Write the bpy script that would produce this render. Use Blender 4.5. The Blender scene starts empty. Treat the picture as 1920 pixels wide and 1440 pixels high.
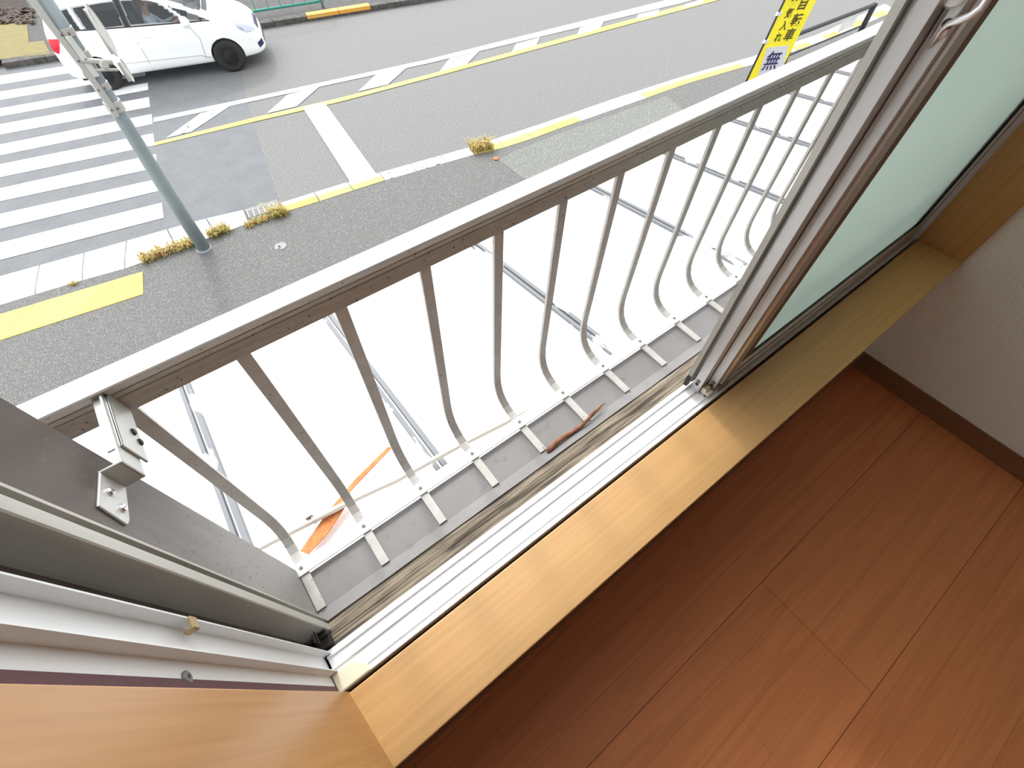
import bpy, bmesh, math, random
from mathutils import Vector, Matrix
from mathutils.bvhtree import BVHTree

random.seed(7)
SC = bpy.context.scene
COL = SC.collection

# ------------------------------------------------------------------ camera
F_PX = 864.193
CAM = Vector((0.0, 0.0, 0.82))
RIGHT = Vector((0.79553077, -0.60590353, 0.00342245))
DOWN = Vector((-0.50044406, -0.66022949, -0.56004711))
FWD = Vector((0.34159412, 0.44382196, -0.82845369))
cd = bpy.data.cameras.new('camera')
cd.sensor_width = 36.0
cd.lens = F_PX / 1920.0 * 36.0
cd.clip_start = 0.01
cd.clip_end = 200.0
cam = bpy.data.objects.new('camera', cd)
COL.objects.link(cam)
cam.matrix_world = Matrix(((RIGHT.x, -DOWN.x, -FWD.x, CAM.x), (RIGHT.y, -DOWN.y, -FWD.y, CAM.y),
                           (RIGHT.z, -DOWN.z, -FWD.z, CAM.z), (0, 0, 0, 1)))
SC.camera = cam

# ------------------------------------------------------------------ light and exposure
SC.view_settings.view_transform = 'Standard'
SC.view_settings.look = 'None'
SC.view_settings.gamma = 1.0
SC.view_settings.use_curve_mapping = False
SC.view_settings.exposure = 0.25
world = bpy.data.worlds.new('overcast_sky')
SC.world = world
world.use_nodes = True
bg = world.node_tree.nodes['Background']
SUN_DIR = Vector((0.13, 1.0, 0.90)).normalized()
wt = world.node_tree
wtc = wt.nodes.new('ShaderNodeTexCoord')
wdot = wt.nodes.new('ShaderNodeVectorMath')
wdot.operation = 'DOT_PRODUCT'
wdot.inputs[1].default_value = SUN_DIR
wt.links.new(wtc.outputs['Generated'], wdot.inputs[0])
wmax = wt.nodes.new('ShaderNodeMath')
wmax.operation = 'MAXIMUM'
wmax.inputs[1].default_value = 0.0
wt.links.new(wdot.outputs['Value'], wmax.inputs[0])
wpow = wt.nodes.new('ShaderNodeMath')
wpow.operation = 'POWER'
wpow.inputs[1].default_value = 9.0
wt.links.new(wmax.outputs[0], wpow.inputs[0])
wma = wt.nodes.new('ShaderNodeMath')
wma.operation = 'MULTIPLY_ADD'
wma.inputs[1].default_value = 5.7      # bright veil of cloud around the sun
wma.inputs[2].default_value = 1.7      # even overcast
wt.links.new(wpow.outputs[0], wma.inputs[0])
wt.links.new(wma.outputs[0], bg.inputs[1])
bg.inputs[0].default_value = (0.95, 0.98, 1.0, 1)
sl = bpy.data.lights.new('veiled_sun', 'SUN')
sl.energy = 1.3
sl.angle = math.radians(6)
sl.color = (1.0, 0.97, 0.92)
sun = bpy.data.objects.new('veiled_sun', sl)
COL.objects.link(sun)
sun.rotation_euler = SUN_DIR.to_track_quat('Z', 'Y').to_euler()
ll = bpy.data.lights.new('room_fill_light', 'AREA')  # added fill light under the ceiling, no such lamp is known
ll.energy = 0.6
ll.size = 0.5
ll.color = (1.0, 0.93, 0.84)
lamp = bpy.data.objects.new('room_fill_light', ll)  # added fill light, no known lamp here
COL.objects.link(lamp)
lamp.location = (-0.6, -2.4, 1.85)


# ------------------------------------------------------------------ pixel to place
def ray(u, v):
    return RIGHT * ((u - 960.0) / F_PX) + DOWN * ((v - 720.0) / F_PX) + FWD


def on(u, v, ax, val):
    d = ray(u, v)
    return CAM + d * ((val - CAM[ax]) / d[ax])


ROAD = -4.18


def gr(u, v, z=ROAD):
    return on(u, v, 2, z)


# ------------------------------------------------------------------ materials
def mat(name, col, rough=0.6, metal=0.0, col2=None, scale=20.0, stretch=(1, 1, 1), contrast=(0.35, 0.65), bump=0.0,
        detail=4.0, spec=0.5, speck=None, speck_scale=200.0, speck_t=(0.70, 0.76), bscale=None):
    m = bpy.data.materials.new(name)
    m.use_nodes = True
    nt = m.node_tree
    b = nt.nodes['Principled BSDF']
    b.inputs['Base Color'].default_value = (*col, 1)
    b.inputs['Roughness'].default_value = rough
    b.inputs['Metallic'].default_value = metal
    b.inputs['Specular IOR Level'].default_value = spec
    if col2 is None and not bump and speck is None:
        return m
    tc = nt.nodes.new('ShaderNodeTexCoord')
    mp = nt.nodes.new('ShaderNodeMapping')
    mp.inputs['Scale'].default_value = stretch
    nt.links.new(tc.outputs['Object'], mp.inputs['Vector'])
    nz = nt.nodes.new('ShaderNodeTexNoise')
    nz.inputs['Scale'].default_value = scale
    nz.inputs['Detail'].default_value = detail
    nt.links.new(mp.outputs['Vector'], nz.inputs['Vector'])
    out = None
    if col2 is not None:
        rp = nt.nodes.new('ShaderNodeValToRGB')
        rp.color_ramp.elements[0].position = contrast[0]
        rp.color_ramp.elements[1].position = contrast[1]
        rp.color_ramp.elements[0].color = (*col, 1)
        rp.color_ramp.elements[1].color = (*col2, 1)
        nt.links.new(nz.outputs['Fac'], rp.inputs['Fac'])
        out = rp.outputs['Color']
    if speck is not None:
        n2 = nt.nodes.new('ShaderNodeTexNoise')
        n2.inputs['Scale'].default_value = speck_scale
        n2.inputs['Detail'].default_value = 1.0
        nt.links.new(tc.outputs['Object'], n2.inputs['Vector'])
        r2 = nt.nodes.new('ShaderNodeValToRGB')
        r2.color_ramp.elements[0].position = speck_t[0]
        r2.color_ramp.elements[1].position = speck_t[1]
        nt.links.new(n2.outputs['Fac'], r2.inputs['Fac'])
        mx = nt.nodes.new('ShaderNodeMix')
        mx.data_type = 'RGBA'
        nt.links.new(r2.outputs['Color'], mx.inputs[0])
        if out is not None:
            nt.links.new(out, mx.inputs[6])
        else:
            mx.inputs[6].default_value = (*col, 1)
        mx.inputs[7].default_value = (*speck, 1)
        out = mx.outputs[2]
    if out is not None:
        nt.links.new(out, b.inputs['Base Color'])
    if bump:
        bn = nt.nodes.new('ShaderNodeBump')
        bn.inputs['Strength'].default_value = bump
        bn.inputs['Distance'].default_value = 0.002
        src = nz
        if bscale:
            src = nt.nodes.new('ShaderNodeTexNoise')
            src.inputs['Scale'].default_value = bscale
            nt.links.new(mp.outputs['Vector'], src.inputs['Vector'])
        nt.links.new(src.outputs['Fac'], bn.inputs['Height'])
        nt.links.new(bn.outputs['Normal'], b.inputs['Normal'])
    return m


M = {}
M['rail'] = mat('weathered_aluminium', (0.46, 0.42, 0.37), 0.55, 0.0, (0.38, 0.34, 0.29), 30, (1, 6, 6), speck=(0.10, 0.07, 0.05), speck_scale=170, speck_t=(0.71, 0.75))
M['bar'] = mat('dull_grey_aluminium', (0.47, 0.445, 0.415), 0.42, 0.15, (0.41, 0.385, 0.355), 40, speck=(0.12, 0.09, 0.07), speck_scale=190, speck_t=(0.72, 0.76))
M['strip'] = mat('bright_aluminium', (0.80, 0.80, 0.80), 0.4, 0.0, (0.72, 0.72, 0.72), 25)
M['track'] = mat('white_aluminium', (0.82, 0.82, 0.82), 0.35, 0.0, (0.76, 0.76, 0.77), 30, (1, 8, 8))
M['sash'] = mat('satin_aluminium', (0.56, 0.555, 0.545), 0.36, 0.6)
M['maroon'] = mat('dark_maroon_gasket', (0.09, 0.028, 0.035), 0.6)
M['jambalu'] = mat('pale_aluminium_jamb', (0.76, 0.77, 0.77), 0.38)
M['sash_dark'] = mat('dark_bronze_gasket', (0.16, 0.09, 0.06), 0.5)  # dark brown strip along the pane edge
M['rubber'] = mat('black_rubber', (0.015, 0.013, 0.012), 0.6)
M['dirtyalu'] = mat('grimy_aluminium', (0.46, 0.45, 0.41), 0.5, 0.2, (0.36, 0.35, 0.31), 18, (1, 1, 0.2))
M['brightalu'] = mat('brushed_bright_metal', (0.72, 0.71, 0.70), 0.3, 0.5)
M['chrome'] = mat('chrome', (0.75, 0.74, 0.73), 0.18, 1.0)
M['screw'] = mat('zinc_screw', (0.20, 0.195, 0.19), 0.4, 0.6)
M['cap'] = mat('yellowed_plastic', (0.80, 0.73, 0.55), 0.45)
M['brass'] = mat('brassy_plastic', (0.33, 0.215, 0.075), 0.4)
M['board'] = mat('dark_stained_board', (0.075, 0.052, 0.043), 0.55, 0.0, (0.25, 0.235, 0.22), 9, (1, 1, 0.22), (0.3, 0.7), bump=0.4, speck=(0.09, 0.08, 0.07), speck_scale=150, speck_t=(0.66, 0.74))
# brown stain survives high up, the foot of the board is bleached grey
_nt = M['board'].node_tree
_rp = next(n for n in _nt.nodes if n.type == 'VALTORGB' and n.color_ramp.elements[0].color[0] < 0.08 and n.color_ramp.elements[1].color[0] < 0.5)
_src = _rp.inputs['Fac'].links[0].from_socket
_tc = next(n for n in _nt.nodes if n.type == 'TEX_COORD')
_sx = _nt.nodes.new('ShaderNodeSeparateXYZ')
_nt.links.new(_tc.outputs['Object'], _sx.inputs[0])
_mr = _nt.nodes.new('ShaderNodeMapRange')
_mr.inputs[1].default_value = 0.10
_mr.inputs[2].default_value = 0.46
_mr.inputs[3].default_value = 0.30
_mr.inputs[4].default_value = -0.30
_nt.links.new(_sx.outputs['Z'], _mr.inputs[0])
_ad = _nt.nodes.new('ShaderNodeMath')
_nt.links.new(_src, _ad.inputs[0])
_nt.links.new(_mr.outputs[0], _ad.inputs[1])
_nt.links.new(_ad.outputs[0], _rp.inputs['Fac'])
M['flash'] = mat('grey_brown_sheet_metal', (0.165, 0.152, 0.146), 0.5, 0.0, (0.195, 0.185, 0.18), 9, speck=(0.155, 0.132, 0.125), speck_scale=34, speck_t=(0.66, 0.78))
M['timber'] = mat('weathered_timber', (0.055, 0.041, 0.030), 0.85, 0.0, (0.29, 0.235, 0.165), 26, (0.35, 12, 6), (0.36, 0.66), bump=1.0, detail=6)
M['roof'] = mat('white_painted_sheet', (0.88, 0.88, 0.88), 0.5)
M['seam'] = mat('grey_weathered_seam', (0.16, 0.165, 0.175), 0.6, 0.0, (0.85, 0.85, 0.85), 7, (1.6, 0.5, 1), (0.57, 0.60), detail=6)
M['pipe'] = mat('cream_pipe', (0.55, 0.50, 0.44), 0.45)
M['splinter'] = mat('orange_brown_wood', (0.42, 0.125, 0.030), 0.75, 0.0, (0.52, 0.20, 0.06), 60, (1, 1, 1))
M['twig'] = mat('red_brown_bark', (0.16, 0.055, 0.028), 0.8, 0.0, (0.30, 0.13, 0.07), 90)
M['ext'] = mat('dark_brown_siding', (0.10, 0.08, 0.07), 0.8)
M['paper'] = mat('woven_wallpaper', (0.80, 0.77, 0.70), 0.85, 0.0, (0.84, 0.81, 0.74), 160, (1, 0.6, 1.6), bump=1.0, bscale=170)
M['paint'] = mat('white_ceiling', (0.75, 0.73, 0.68), 0.9)


def wood_mat(name, a, b, axis, rough=0.4):
    st = [70.0, 70.0, 70.0]
    st = [130.0, 130.0, 130.0]
    st[axis] = 3.5
    m = mat(name, a, rough, 0.0, b, 1.0, tuple(st), (0.3, 0.72), detail=5)
    return m


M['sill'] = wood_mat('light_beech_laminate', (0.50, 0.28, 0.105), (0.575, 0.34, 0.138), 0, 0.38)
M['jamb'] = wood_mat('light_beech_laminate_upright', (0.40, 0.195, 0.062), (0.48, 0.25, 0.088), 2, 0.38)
M['skirt'] = wood_mat('brown_skirting_wood', (0.17, 0.075, 0.033), (0.23, 0.105, 0.045), 1, 0.45)


def floor_mat():
    m = bpy.data.materials.new('red_brown_floor_planks')
    m.use_nodes = True
    nt = m.node_tree
    b = nt.nodes['Principled BSDF']
    b.inputs['Roughness'].default_value = 0.42
    tc = nt.nodes.new('ShaderNodeTexCoord')

    def brick(loc, bw, rh, ms, off):
        mp = nt.nodes.new('ShaderNodeMapping')
        mp.inputs['Location'].default_value = loc
        nt.links.new(tc.outputs['Object'], mp.inputs['Vector'])
        br = nt.nodes.new('ShaderNodeTexBrick')
        br.offset = off
        br.inputs['Scale'].default_value = 1.0
        br.inputs['Brick Width'].default_value = bw
        br.inputs['Row Height'].default_value = rh
        br.inputs['Mortar Size'].default_value = ms
        br.inputs['Mortar Smooth'].default_value = 0.1
        br.inputs['Color1'].default_value = (0.58, 0.20, 0.072, 1)
        br.inputs['Color2'].default_value = (0.62, 0.225, 0.085, 1)
        br.inputs['Mortar'].default_value = (0.20, 0.06, 0.025, 1)
        nt.links.new(mp.outputs['Vector'], br.inputs['Vector'])
        return br
    big = brick((-0.671 + 1.818 * 2, 0.2023 + 0.303 * 20, 0), 1.818, 0.303, 0.0013, 0.5)
    small = brick((-0.39 + 1.212 * 3, 0.2023 + 0.303 * 20, 0), 1.212, 0.07575, 0.0007, 0.37)
    mp = nt.nodes.new('ShaderNodeMapping')
    mp.inputs['Scale'].default_value = (3.0, 60.0, 1.0)
    nt.links.new(tc.outputs['Object'], mp.inputs['Vector'])
    nz = nt.nodes.new('ShaderNodeTexNoise')
    nz.inputs['Scale'].default_value = 1.0
    nz.inputs['Detail'].default_value = 6.0
    nz.inputs['Distortion'].default_value = 0.8
    nt.links.new(mp.outputs['Vector'], nz.inputs['Vector'])
    rp = nt.nodes.new('ShaderNodeValToRGB')
    rp.color_ramp.elements[0].position = 0.3
    rp.color_ramp.elements[0].color = (0.86, 0.84, 0.83, 1)
    rp.color_ramp.elements[1].position = 0.7
    rp.color_ramp.elements[1].color = (1.08, 1.09, 1.10, 1)
    nt.links.new(nz.outputs['Fac'], rp.inputs['Fac'])

    def mul(a, c, fac=1.0):
        mx = nt.nodes.new('ShaderNodeMix')
        mx.data_type = 'RGBA'
        mx.blend_type = 'MULTIPLY'
        mx.inputs[0].default_value = fac
        nt.links.new(a, mx.inputs[6])
        nt.links.new(c, mx.inputs[7])
        return mx.outputs[2]
    mx = nt.nodes.new('ShaderNodeMix')
    mx.data_type = 'RGBA'
    mx.inputs[0].default_value = 0.45
    nt.links.new(big.outputs['Color'], mx.inputs[6])
    nt.links.new(small.outputs['Color'], mx.inputs[7])
    nt.links.new(mul(mx.outputs[2], rp.outputs['Color']), b.inputs['Base Color'])
    return m


M['floor'] = floor_mat()


def frosted():
    m = bpy.data.materials.new('frosted_glass')
    m.use_nodes = True
    nt = m.node_tree
    nt.nodes.remove(nt.nodes['Principled BSDF'])
    o = nt.nodes['Material Output']
    tr = nt.nodes.new('ShaderNodeBsdfTranslucent')
    tr.inputs[0].default_value = (0.86, 0.91, 0.86, 1)
    df = nt.nodes.new('ShaderNodeBsdfDiffuse')
    df.inputs[0].default_value = (0.50, 0.56, 0.52, 1)
    gl = nt.nodes.new('ShaderNodeBsdfGlossy')
    gl.inputs['Roughness'].default_value = 0.25
    a = nt.nodes.new('ShaderNodeMixShader')
    a.inputs[0].default_value = 0.08
    rf_ = nt.nodes.new('ShaderNodeBsdfRefraction')
    rf_.inputs['Color'].default_value = (0.93, 0.97, 0.93, 1)
    rf_.inputs['Roughness'].default_value = 0.42
    rf_.inputs['IOR'].default_value = 1.45
    tr.inputs[0].default_value = (0.80, 0.86, 0.81, 1)
    sc_ = nt.nodes.new('ShaderNodeMixShader')
    sc_.inputs[0].default_value = 0.65
    nt.links.new(tr.outputs[0], sc_.inputs[1])
    nt.links.new(rf_.outputs[0], sc_.inputs[2])
    nt.links.new(sc_.outputs[0], a.inputs[1])
    nt.links.new(df.outputs[0], a.inputs[2])
    c = nt.nodes.new('ShaderNodeMixShader')
    c.inputs[0].default_value = 0.06
    nt.links.new(a.outputs[0], c.inputs[1])
    nt.links.new(gl.outputs[0], c.inputs[2])
    nt.links.new(c.outputs[0], o.inputs[0])
    return m


M['frost'] = frosted()


def tint_glass(name, tint, alpha):
    m = bpy.data.materials.new(name)
    m.use_nodes = True
    nt = m.node_tree
    nt.nodes.remove(nt.nodes['Principled BSDF'])
    o = nt.nodes['Material Output']
    t = nt.nodes.new('ShaderNodeBsdfTransparent')
    t.inputs[0].default_value = (*tint, 1)
    g = nt.nodes.new('ShaderNodeBsdfGlossy')
    g.inputs['Roughness'].default_value = 0.04
    g.inputs[0].default_value = (0.9, 0.95, 1, 1)
    x = nt.nodes.new('ShaderNodeMixShader')
    x.inputs[0].default_value = alpha
    nt.links.new(t.outputs[0], x.inputs[1])
    nt.links.new(g.outputs[0], x.inputs[2])
    nt.links.new(x.outputs[0], o.inputs[0])
    return m


M['clear'] = tint_glass('clear_window_glass', (0.90, 0.94, 0.92), 0.06)
M['carglass'] = tint_glass('tinted_car_glass', (0.62, 0.62, 0.62), 0.05)
M['asphalt'] = mat('road_asphalt', (0.110, 0.108, 0.104), 0.9, 0.0, (0.195, 0.193, 0.188), 40, speck=(0.29, 0.285, 0.275), speck_scale=55, speck_t=(0.60, 0.72), detail=8)
M['patch'] = mat('fresh_blue_grey_asphalt', (0.124, 0.129, 0.136), 0.9, 0.0, (0.142, 0.147, 0.153), 3, speck=(0.23, 0.23, 0.235), speck_scale=70, speck_t=(0.58, 0.75))
M['pave'] = mat('coarse_pavement_asphalt', (0.082, 0.081, 0.078), 0.9, 0.0, (0.135, 0.133, 0.128), 45, speck=(0.25, 0.245, 0.23), speck_scale=75, speck_t=(0.55, 0.72), detail=8)
M['pavelight'] = mat('pale_worn_pavement', (0.135, 0.137, 0.125), 0.9, 0.0, (0.175, 0.177, 0.165), 30, speck=(0.30, 0.30, 0.28), speck_scale=30, speck_t=(0.62, 0.74), detail=6)
M['farpave'] = mat('far_pavement_asphalt', (0.055, 0.052, 0.050), 0.9, 0.0, (0.082, 0.078, 0.075), 12)
M['white'] = mat('white_road_paint', (0.80, 0.80, 0.80), 0.7, 0.0, (0.74, 0.74, 0.74), 8)
M['wornwhite'] = mat('worn_white_paint', (0.16, 0.16, 0.15), 0.8, 0.0, (0.78, 0.78, 0.77), 9, (1, 1, 1), (0.36, 0.44), detail=8)
M['yellow'] = mat('yellow_road_paint', (0.68, 0.50, 0.085), 0.7, 0.0, (0.68, 0.58, 0.125), 0.9, contrast=(0.35, 0.6))
M['shadeyellow'] = mat('shade_toned_yellow_tile', (0.17, 0.14, 0.050), 0.9, 0.0, (0.20, 0.165, 0.055), 5)  # shade of the far side mixed into the tile yellow
M['orange'] = mat('orange_kerb_paint', (0.72, 0.30, 0.035), 0.7, 0.0, (0.62, 0.36, 0.08), 6)
M['kerb'] = mat('pale_kerb_concrete', (0.72, 0.72, 0.69), 0.8, 0.0, (0.62, 0.62, 0.58), 5)
M['kerbgrey'] = mat('dirty_kerb_concrete', (0.060, 0.056, 0.052), 0.9, 0.0, (0.115, 0.108, 0.10), 10)
M['concrete'] = mat('drain_concrete', (0.17, 0.17, 0.155), 0.9, 0.0, (0.26, 0.26, 0.24), 12)
M['steel'] = mat('galvanised_steel', (0.50, 0.50, 0.48), 0.45, 0.3)
M['castlid'] = mat('worn_cast_lid', (0.20, 0.20, 0.195), 0.7, 0.1, (0.26, 0.26, 0.255), 30)
M['pit'] = mat('dark_pit', (0.02, 0.02, 0.02), 0.9)
M['pole'] = mat('blue_grey_painted_steel', (0.255, 0.305, 0.32), 0.5, 0.0, (0.29, 0.34, 0.355), 4)
M['signback'] = mat('pale_aluminium_plate', (0.50, 0.49, 0.46), 0.5, 0.1)
M['green'] = mat('green_painted_pipe', (0.03, 0.25, 0.19), 0.5)
M['black'] = mat('black_painted_steel', (0.016, 0.014, 0.022), 0.5)
M['soil'] = mat('dark_soil', (0.022, 0.016, 0.012), 1.0, 0.0, (0.05, 0.038, 0.028), 10)
M['bannery'] = mat('yellow_banner_cloth', (0.80, 0.74, 0.11), 0.8)
M['bannerw'] = mat('white_banner_cloth', (0.85, 0.85, 0.90), 0.8)
for _k, _c in (('bannery', (0.90, 0.84, 0.13)),):
    # thin cloth: daylight shines through from behind
    _nt = M[_k].node_tree
    _t = _nt.nodes.new('ShaderNodeBsdfTranslucent')
    _t.inputs[0].default_value = (*_c, 1)
    _x = _nt.nodes.new('ShaderNodeMixShader')
    _x.inputs[0].default_value = 0.5
    _nt.links.new(_nt.nodes['Principled BSDF'].outputs[0], _x.inputs[1])
    _nt.links.new(_t.outputs[0], _x.inputs[2])
    _nt.links.new(_x.outputs[0], _nt.nodes['Material Output'].inputs[0])
M['ink'] = mat('dark_ink', (0.09, 0.075, 0.02), 0.8)
M['inkblue'] = mat('navy_ink', (0.045, 0.035, 0.16), 0.8)
M['carwhite'] = mat('white_car_paint', (0.86, 0.88, 0.88), 0.25)
M['tyre'] = mat('tyre_rubber', (0.022, 0.021, 0.022), 0.8)
M['rim'] = mat('dark_alloy_rim', (0.10, 0.10, 0.11), 0.35, 0.6)
M['cabin'] = mat('black_cabin_trim', (0.022, 0.017, 0.02), 0.7)
M['lampglass'] = mat('headlamp_lens', (0.48, 0.52, 0.62), 0.12, 0.3)
M['red'] = mat('red_tail_lens', (0.62, 0.012, 0.03), 0.2)
M['indigo'] = mat('dark_fog_lamp_recess', (0.03, 0.02, 0.09), 0.3)
M['skin'] = mat('skin', (0.45, 0.26, 0.17), 0.6)
M['shirt'] = mat('pale_blue_shirt', (0.50, 0.62, 0.72), 0.8)
M['hair'] = mat('brown_hair', (0.16, 0.10, 0.04), 0.7)
for i, (a, b) in enumerate((((0.36, 0.33, 0.07), (0.50, 0.42, 0.13)), ((0.46, 0.29, 0.12), (0.58, 0.44, 0.18)))):
    M['grass%d' % i] = mat('dry_grass_%s' % ('green', 'brown')[i], a, 0.9, 0.0, b, 6)
M['leaf'] = mat('fallen_leaf', (0.055, 0.026, 0.022), 0.9, 0.0, (0.09, 0.062, 0.048), 5)


# ------------------------------------------------------------------ mesh helpers
class MB:
    def __init__(s):
        s.v, s.f, s.m, s.k = [], [], [], 0

    def slot(s, k):
        s.k = k
        return s

    def poly(s, pts, faces):
        n = len(s.v)
        s.v += [tuple(p) for p in pts]
        s.f += [tuple(i + n for i in f) for f in faces]
        s.m += [s.k] * len(faces)
        return s

    def box(s, x0, x1, y0, y1, z0, z1):
        p = [(x0, y0, z0), (x1, y0, z0), (x1, y1, z0), (x0, y1, z0), (x0, y0, z1), (x1, y0, z1), (x1, y1, z1), (x0, y1, z1)]
        return s.poly(p, [(0, 3, 2, 1), (4, 5, 6, 7), (0, 1, 5, 4), (1, 2, 6, 5), (2, 3, 7, 6), (3, 0, 4, 7)])

    def loft(s, rings, closed=True, caps=True):
        n = len(rings[0])
        pts = [p for r in rings for p in r]
        fs = []
        for i in range(len(rings) - 1):
            for j in range(n if closed else n - 1):
                a, b = i * n + j, i * n + (j + 1) % n
                fs.append((a, b, b + n, a + n))
        if caps and closed:
            fs.append(tuple(range(n - 1, -1, -1)))
            fs.append(tuple((len(rings) - 1) * n + j for j in range(n)))
        return s.poly(pts, fs)

    def prism(s, sec, axis, a, b):
        """sec: closed 2-D section; axis 0 gives (y,z), axis 1 (x,z), axis 2 (x,y)"""
        def put(q, t):
            return ((t, q[0], q[1]), (q[0], t, q[1]), (q[0], q[1], t))[axis]
        return s.loft([[put(q, a) for q in sec], [put(q, b) for q in sec]])

    def slab(s, top, th):
        """a flat polygon (list of points) thickened downward by th"""
        return s.loft([[(p[0], p[1], p[2] - th) for p in top], [tuple(p) for p in top]])

    def tube(s, path, r, n=10):
        path = [Vector(p) for p in path]
        rs = r if isinstance(r, (list, tuple)) else [r] * len(path)
        rings = []
        up = None
        for i, p in enumerate(path):
            t = (path[min(i + 1, len(path) - 1)] - path[max(i - 1, 0)]).normalized()
            if up is None:
                up = t.orthogonal().normalized()
            up = (up - t * up.dot(t))
            up = up.normalized() if up.length > 1e-6 else t.orthogonal().normalized()
            sd = t.cross(up)
            rings.append([p + (up * math.cos(k * 2 * math.pi / n) + sd * math.sin(k * 2 * math.pi / n)) * rs[i] for k in range(n)])
        return s.loft(rings)

    def lathe(s, o, axis, prof, n=24):
        """prof: (radius, height along axis)"""
        o, axis = Vector(o), Vector(axis).normalized()
        u = axis.orthogonal().normalized()
        w = axis.cross(u)
        return s.loft([[o + axis * h + (u * math.cos(k * 2 * math.pi / n) + w * math.sin(k * 2 * math.pi / n)) * r for k in range(n)] for r, h in prof])


def root_of(o):
    v = Vector((0, 0, 0))
    while o is not None:
        v += o.location
        o = o.parent
    return v


def obj(name, mb, m, parent=None, bevel=0.0, smooth=False, local=False, label=None):
    me = bpy.data.meshes.new(name)
    sh = Vector((0, 0, 0)) if (local or parent is None) else root_of(parent)
    me.from_pydata([(p[0] - sh.x, p[1] - sh.y, p[2] - sh.z) for p in mb.v], [], mb.f)
    for q in (m if isinstance(m, (list, tuple)) else [m]):
        me.materials.append(q)
    for p, k in zip(me.polygons, mb.m):
        p.material_index = k
    bm = bmesh.new()
    bm.from_mesh(me)
    bmesh.ops.recalc_face_normals(bm, faces=bm.faces)
    bm.to_mesh(me)
    bm.free()
    if smooth:
        for p in me.polygons:
            p.use_smooth = True
    me.update()
    o = bpy.data.objects.new(name, me)
    COL.objects.link(o)
    if parent is not None:
        o.parent = parent
    if bevel:
        bv = o.modifiers.new('bevel', 'BEVEL')
        bv.width = bevel
        bv.segments = 2
        bv.limit_method = 'ANGLE'
        bv.angle_limit = math.radians(40)
    if label:
        o['label'] = label
    return o


def tag(o, label, cat, group=None, kind=None):
    o['label'] = label
    o['category'] = cat
    if group:
        o['group'] = group
    if kind:
        o['kind'] = kind
    return o


def thing(name, loc, label=None, cat=None, group=None, kind=None, rotz=0.0):
    o = bpy.data.objects.new(name, None)
    o.empty_display_size = 0.05
    COL.objects.link(o)
    o.location = loc
    o.rotation_euler = (0, 0, rotz)
    if label:
        tag(o, label, cat, group)
    if kind:
        o['kind'] = kind
    return o


def struct(name, mb, m, **k):
    o = obj(name, mb, m, **k)
    o['kind'] = 'structure'
    return o


def screw(mb, p, ax, r=0.004, h=0.002):
    p, ax = Vector(p), Vector(ax).normalized()
    mb.lathe(p, ax, [(r, -0.001), (r, h * 0.5), (r * 0.75, h), (r * 0.32, h), (r * 0.28, h * 0.35)], 14)


# ------------------------------------------------------------------ room
ZF = -0.464
XW = 1.5252          # right wall face
YF = 0.045           # room face of the window wall
YE = 0.285           # outer face of the window wall
struct('floor', MB().box(-2.4, XW + 0.1, -3.6, YF + 0.1, ZF - 0.05, ZF), M['floor'])
struct('ceiling', MB().box(-2.5, XW + 0.1, -3.7, YF + 0.2, 1.95, 2.0), M['paint'])
struct('wall_right', MB().box(XW, XW + 0.1, -3.6, YF + 0.2, ZF, 1.95), M['paper'])
struct('wall_left', MB().box(-2.5, -2.4, -0.7, YF + 0.2, ZF, 1.95).box(-2.5, -2.4, -3.6, -2.6, ZF, 1.95).box(-2.5, -2.4, -2.6, -0.7, 0.05, 1.95).box(-2.5, -2.4, -2.6, -0.7, ZF, -0.42), M['paper'])  # low gap added in this unseen wall to brighten the room
wb = MB()
wb.box(-2.4, XW, -3.7, -3.6, ZF, 1.95)
struct('wall_back', wb, M['paper'])
OX0, OX1, OZ0, OZ1 = -0.215, 1.535, -0.03, 1.56
wf = MB()
for (x0, x1, z0, z1) in ((-2.4, OX0, ZF, 1.95), (OX1, XW + 0.1, ZF, 1.95), (OX0, OX1, ZF, OZ0), (OX0, OX1, OZ1, 1.95)):
    wf.slot(0).box(x0, x1, YF, YF + 0.06, z0, z1)
struct('wall_front', wf, M['paper'])
we = MB()
for (x0, x1, z0, z1) in ((-4.0, OX0, ROAD, 2.6), (OX1, 8.0, ROAD, 2.6), (OX0, OX1, ROAD, -0.09), (OX0, OX1, OZ1, 2.6)):
    we.box(x0, x1, YF + 0.062, YE, z0, z1)
struct('wall_outside', we, M['ext'])
bb = MB().box(XW - 0.008, XW, -3.6, YF, ZF, ZF + 0.066)
struct('baseboard_right', bb, M['skirt'], bevel=0.001)
M['skirt_long'] = wood_mat('brown_skirting_wood_long', (0.20, 0.085, 0.035), (0.27, 0.12, 0.05), 0, 0.45)
struct('baseboard_front', MB().box(-2.4, XW - 0.008, YF - 0.008, YF, ZF, ZF + 0.066), M['skirt_long'], bevel=0.001)

# wooden window lining
struct('trim_1', MB().box(-0.19, 1.512, 0.030, 0.1468, -0.026, 0.0), M['sill'], bevel=0.0015)
lj = [(-0.187, 0.149), (-0.176, 0.030), (-0.214, 0.030), (-0.214, 0.149)]
struct('trim_2', MB().prism(lj, 2, -0.026, 1.56), M['jamb'], bevel=0.0015)
rj = [(1.509, 0.149), (1.512, 0.030), (XW, 0.030), (XW, 0.149)]
struct('trim_3', MB().prism(rj, 2, -0.026, 1.56), M['jamb'], bevel=0.0015)
struct('trim_4', MB().box(-0.19, 1.512, 0.030, 0.149, 1.535, 1.56), M['sill'])

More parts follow.
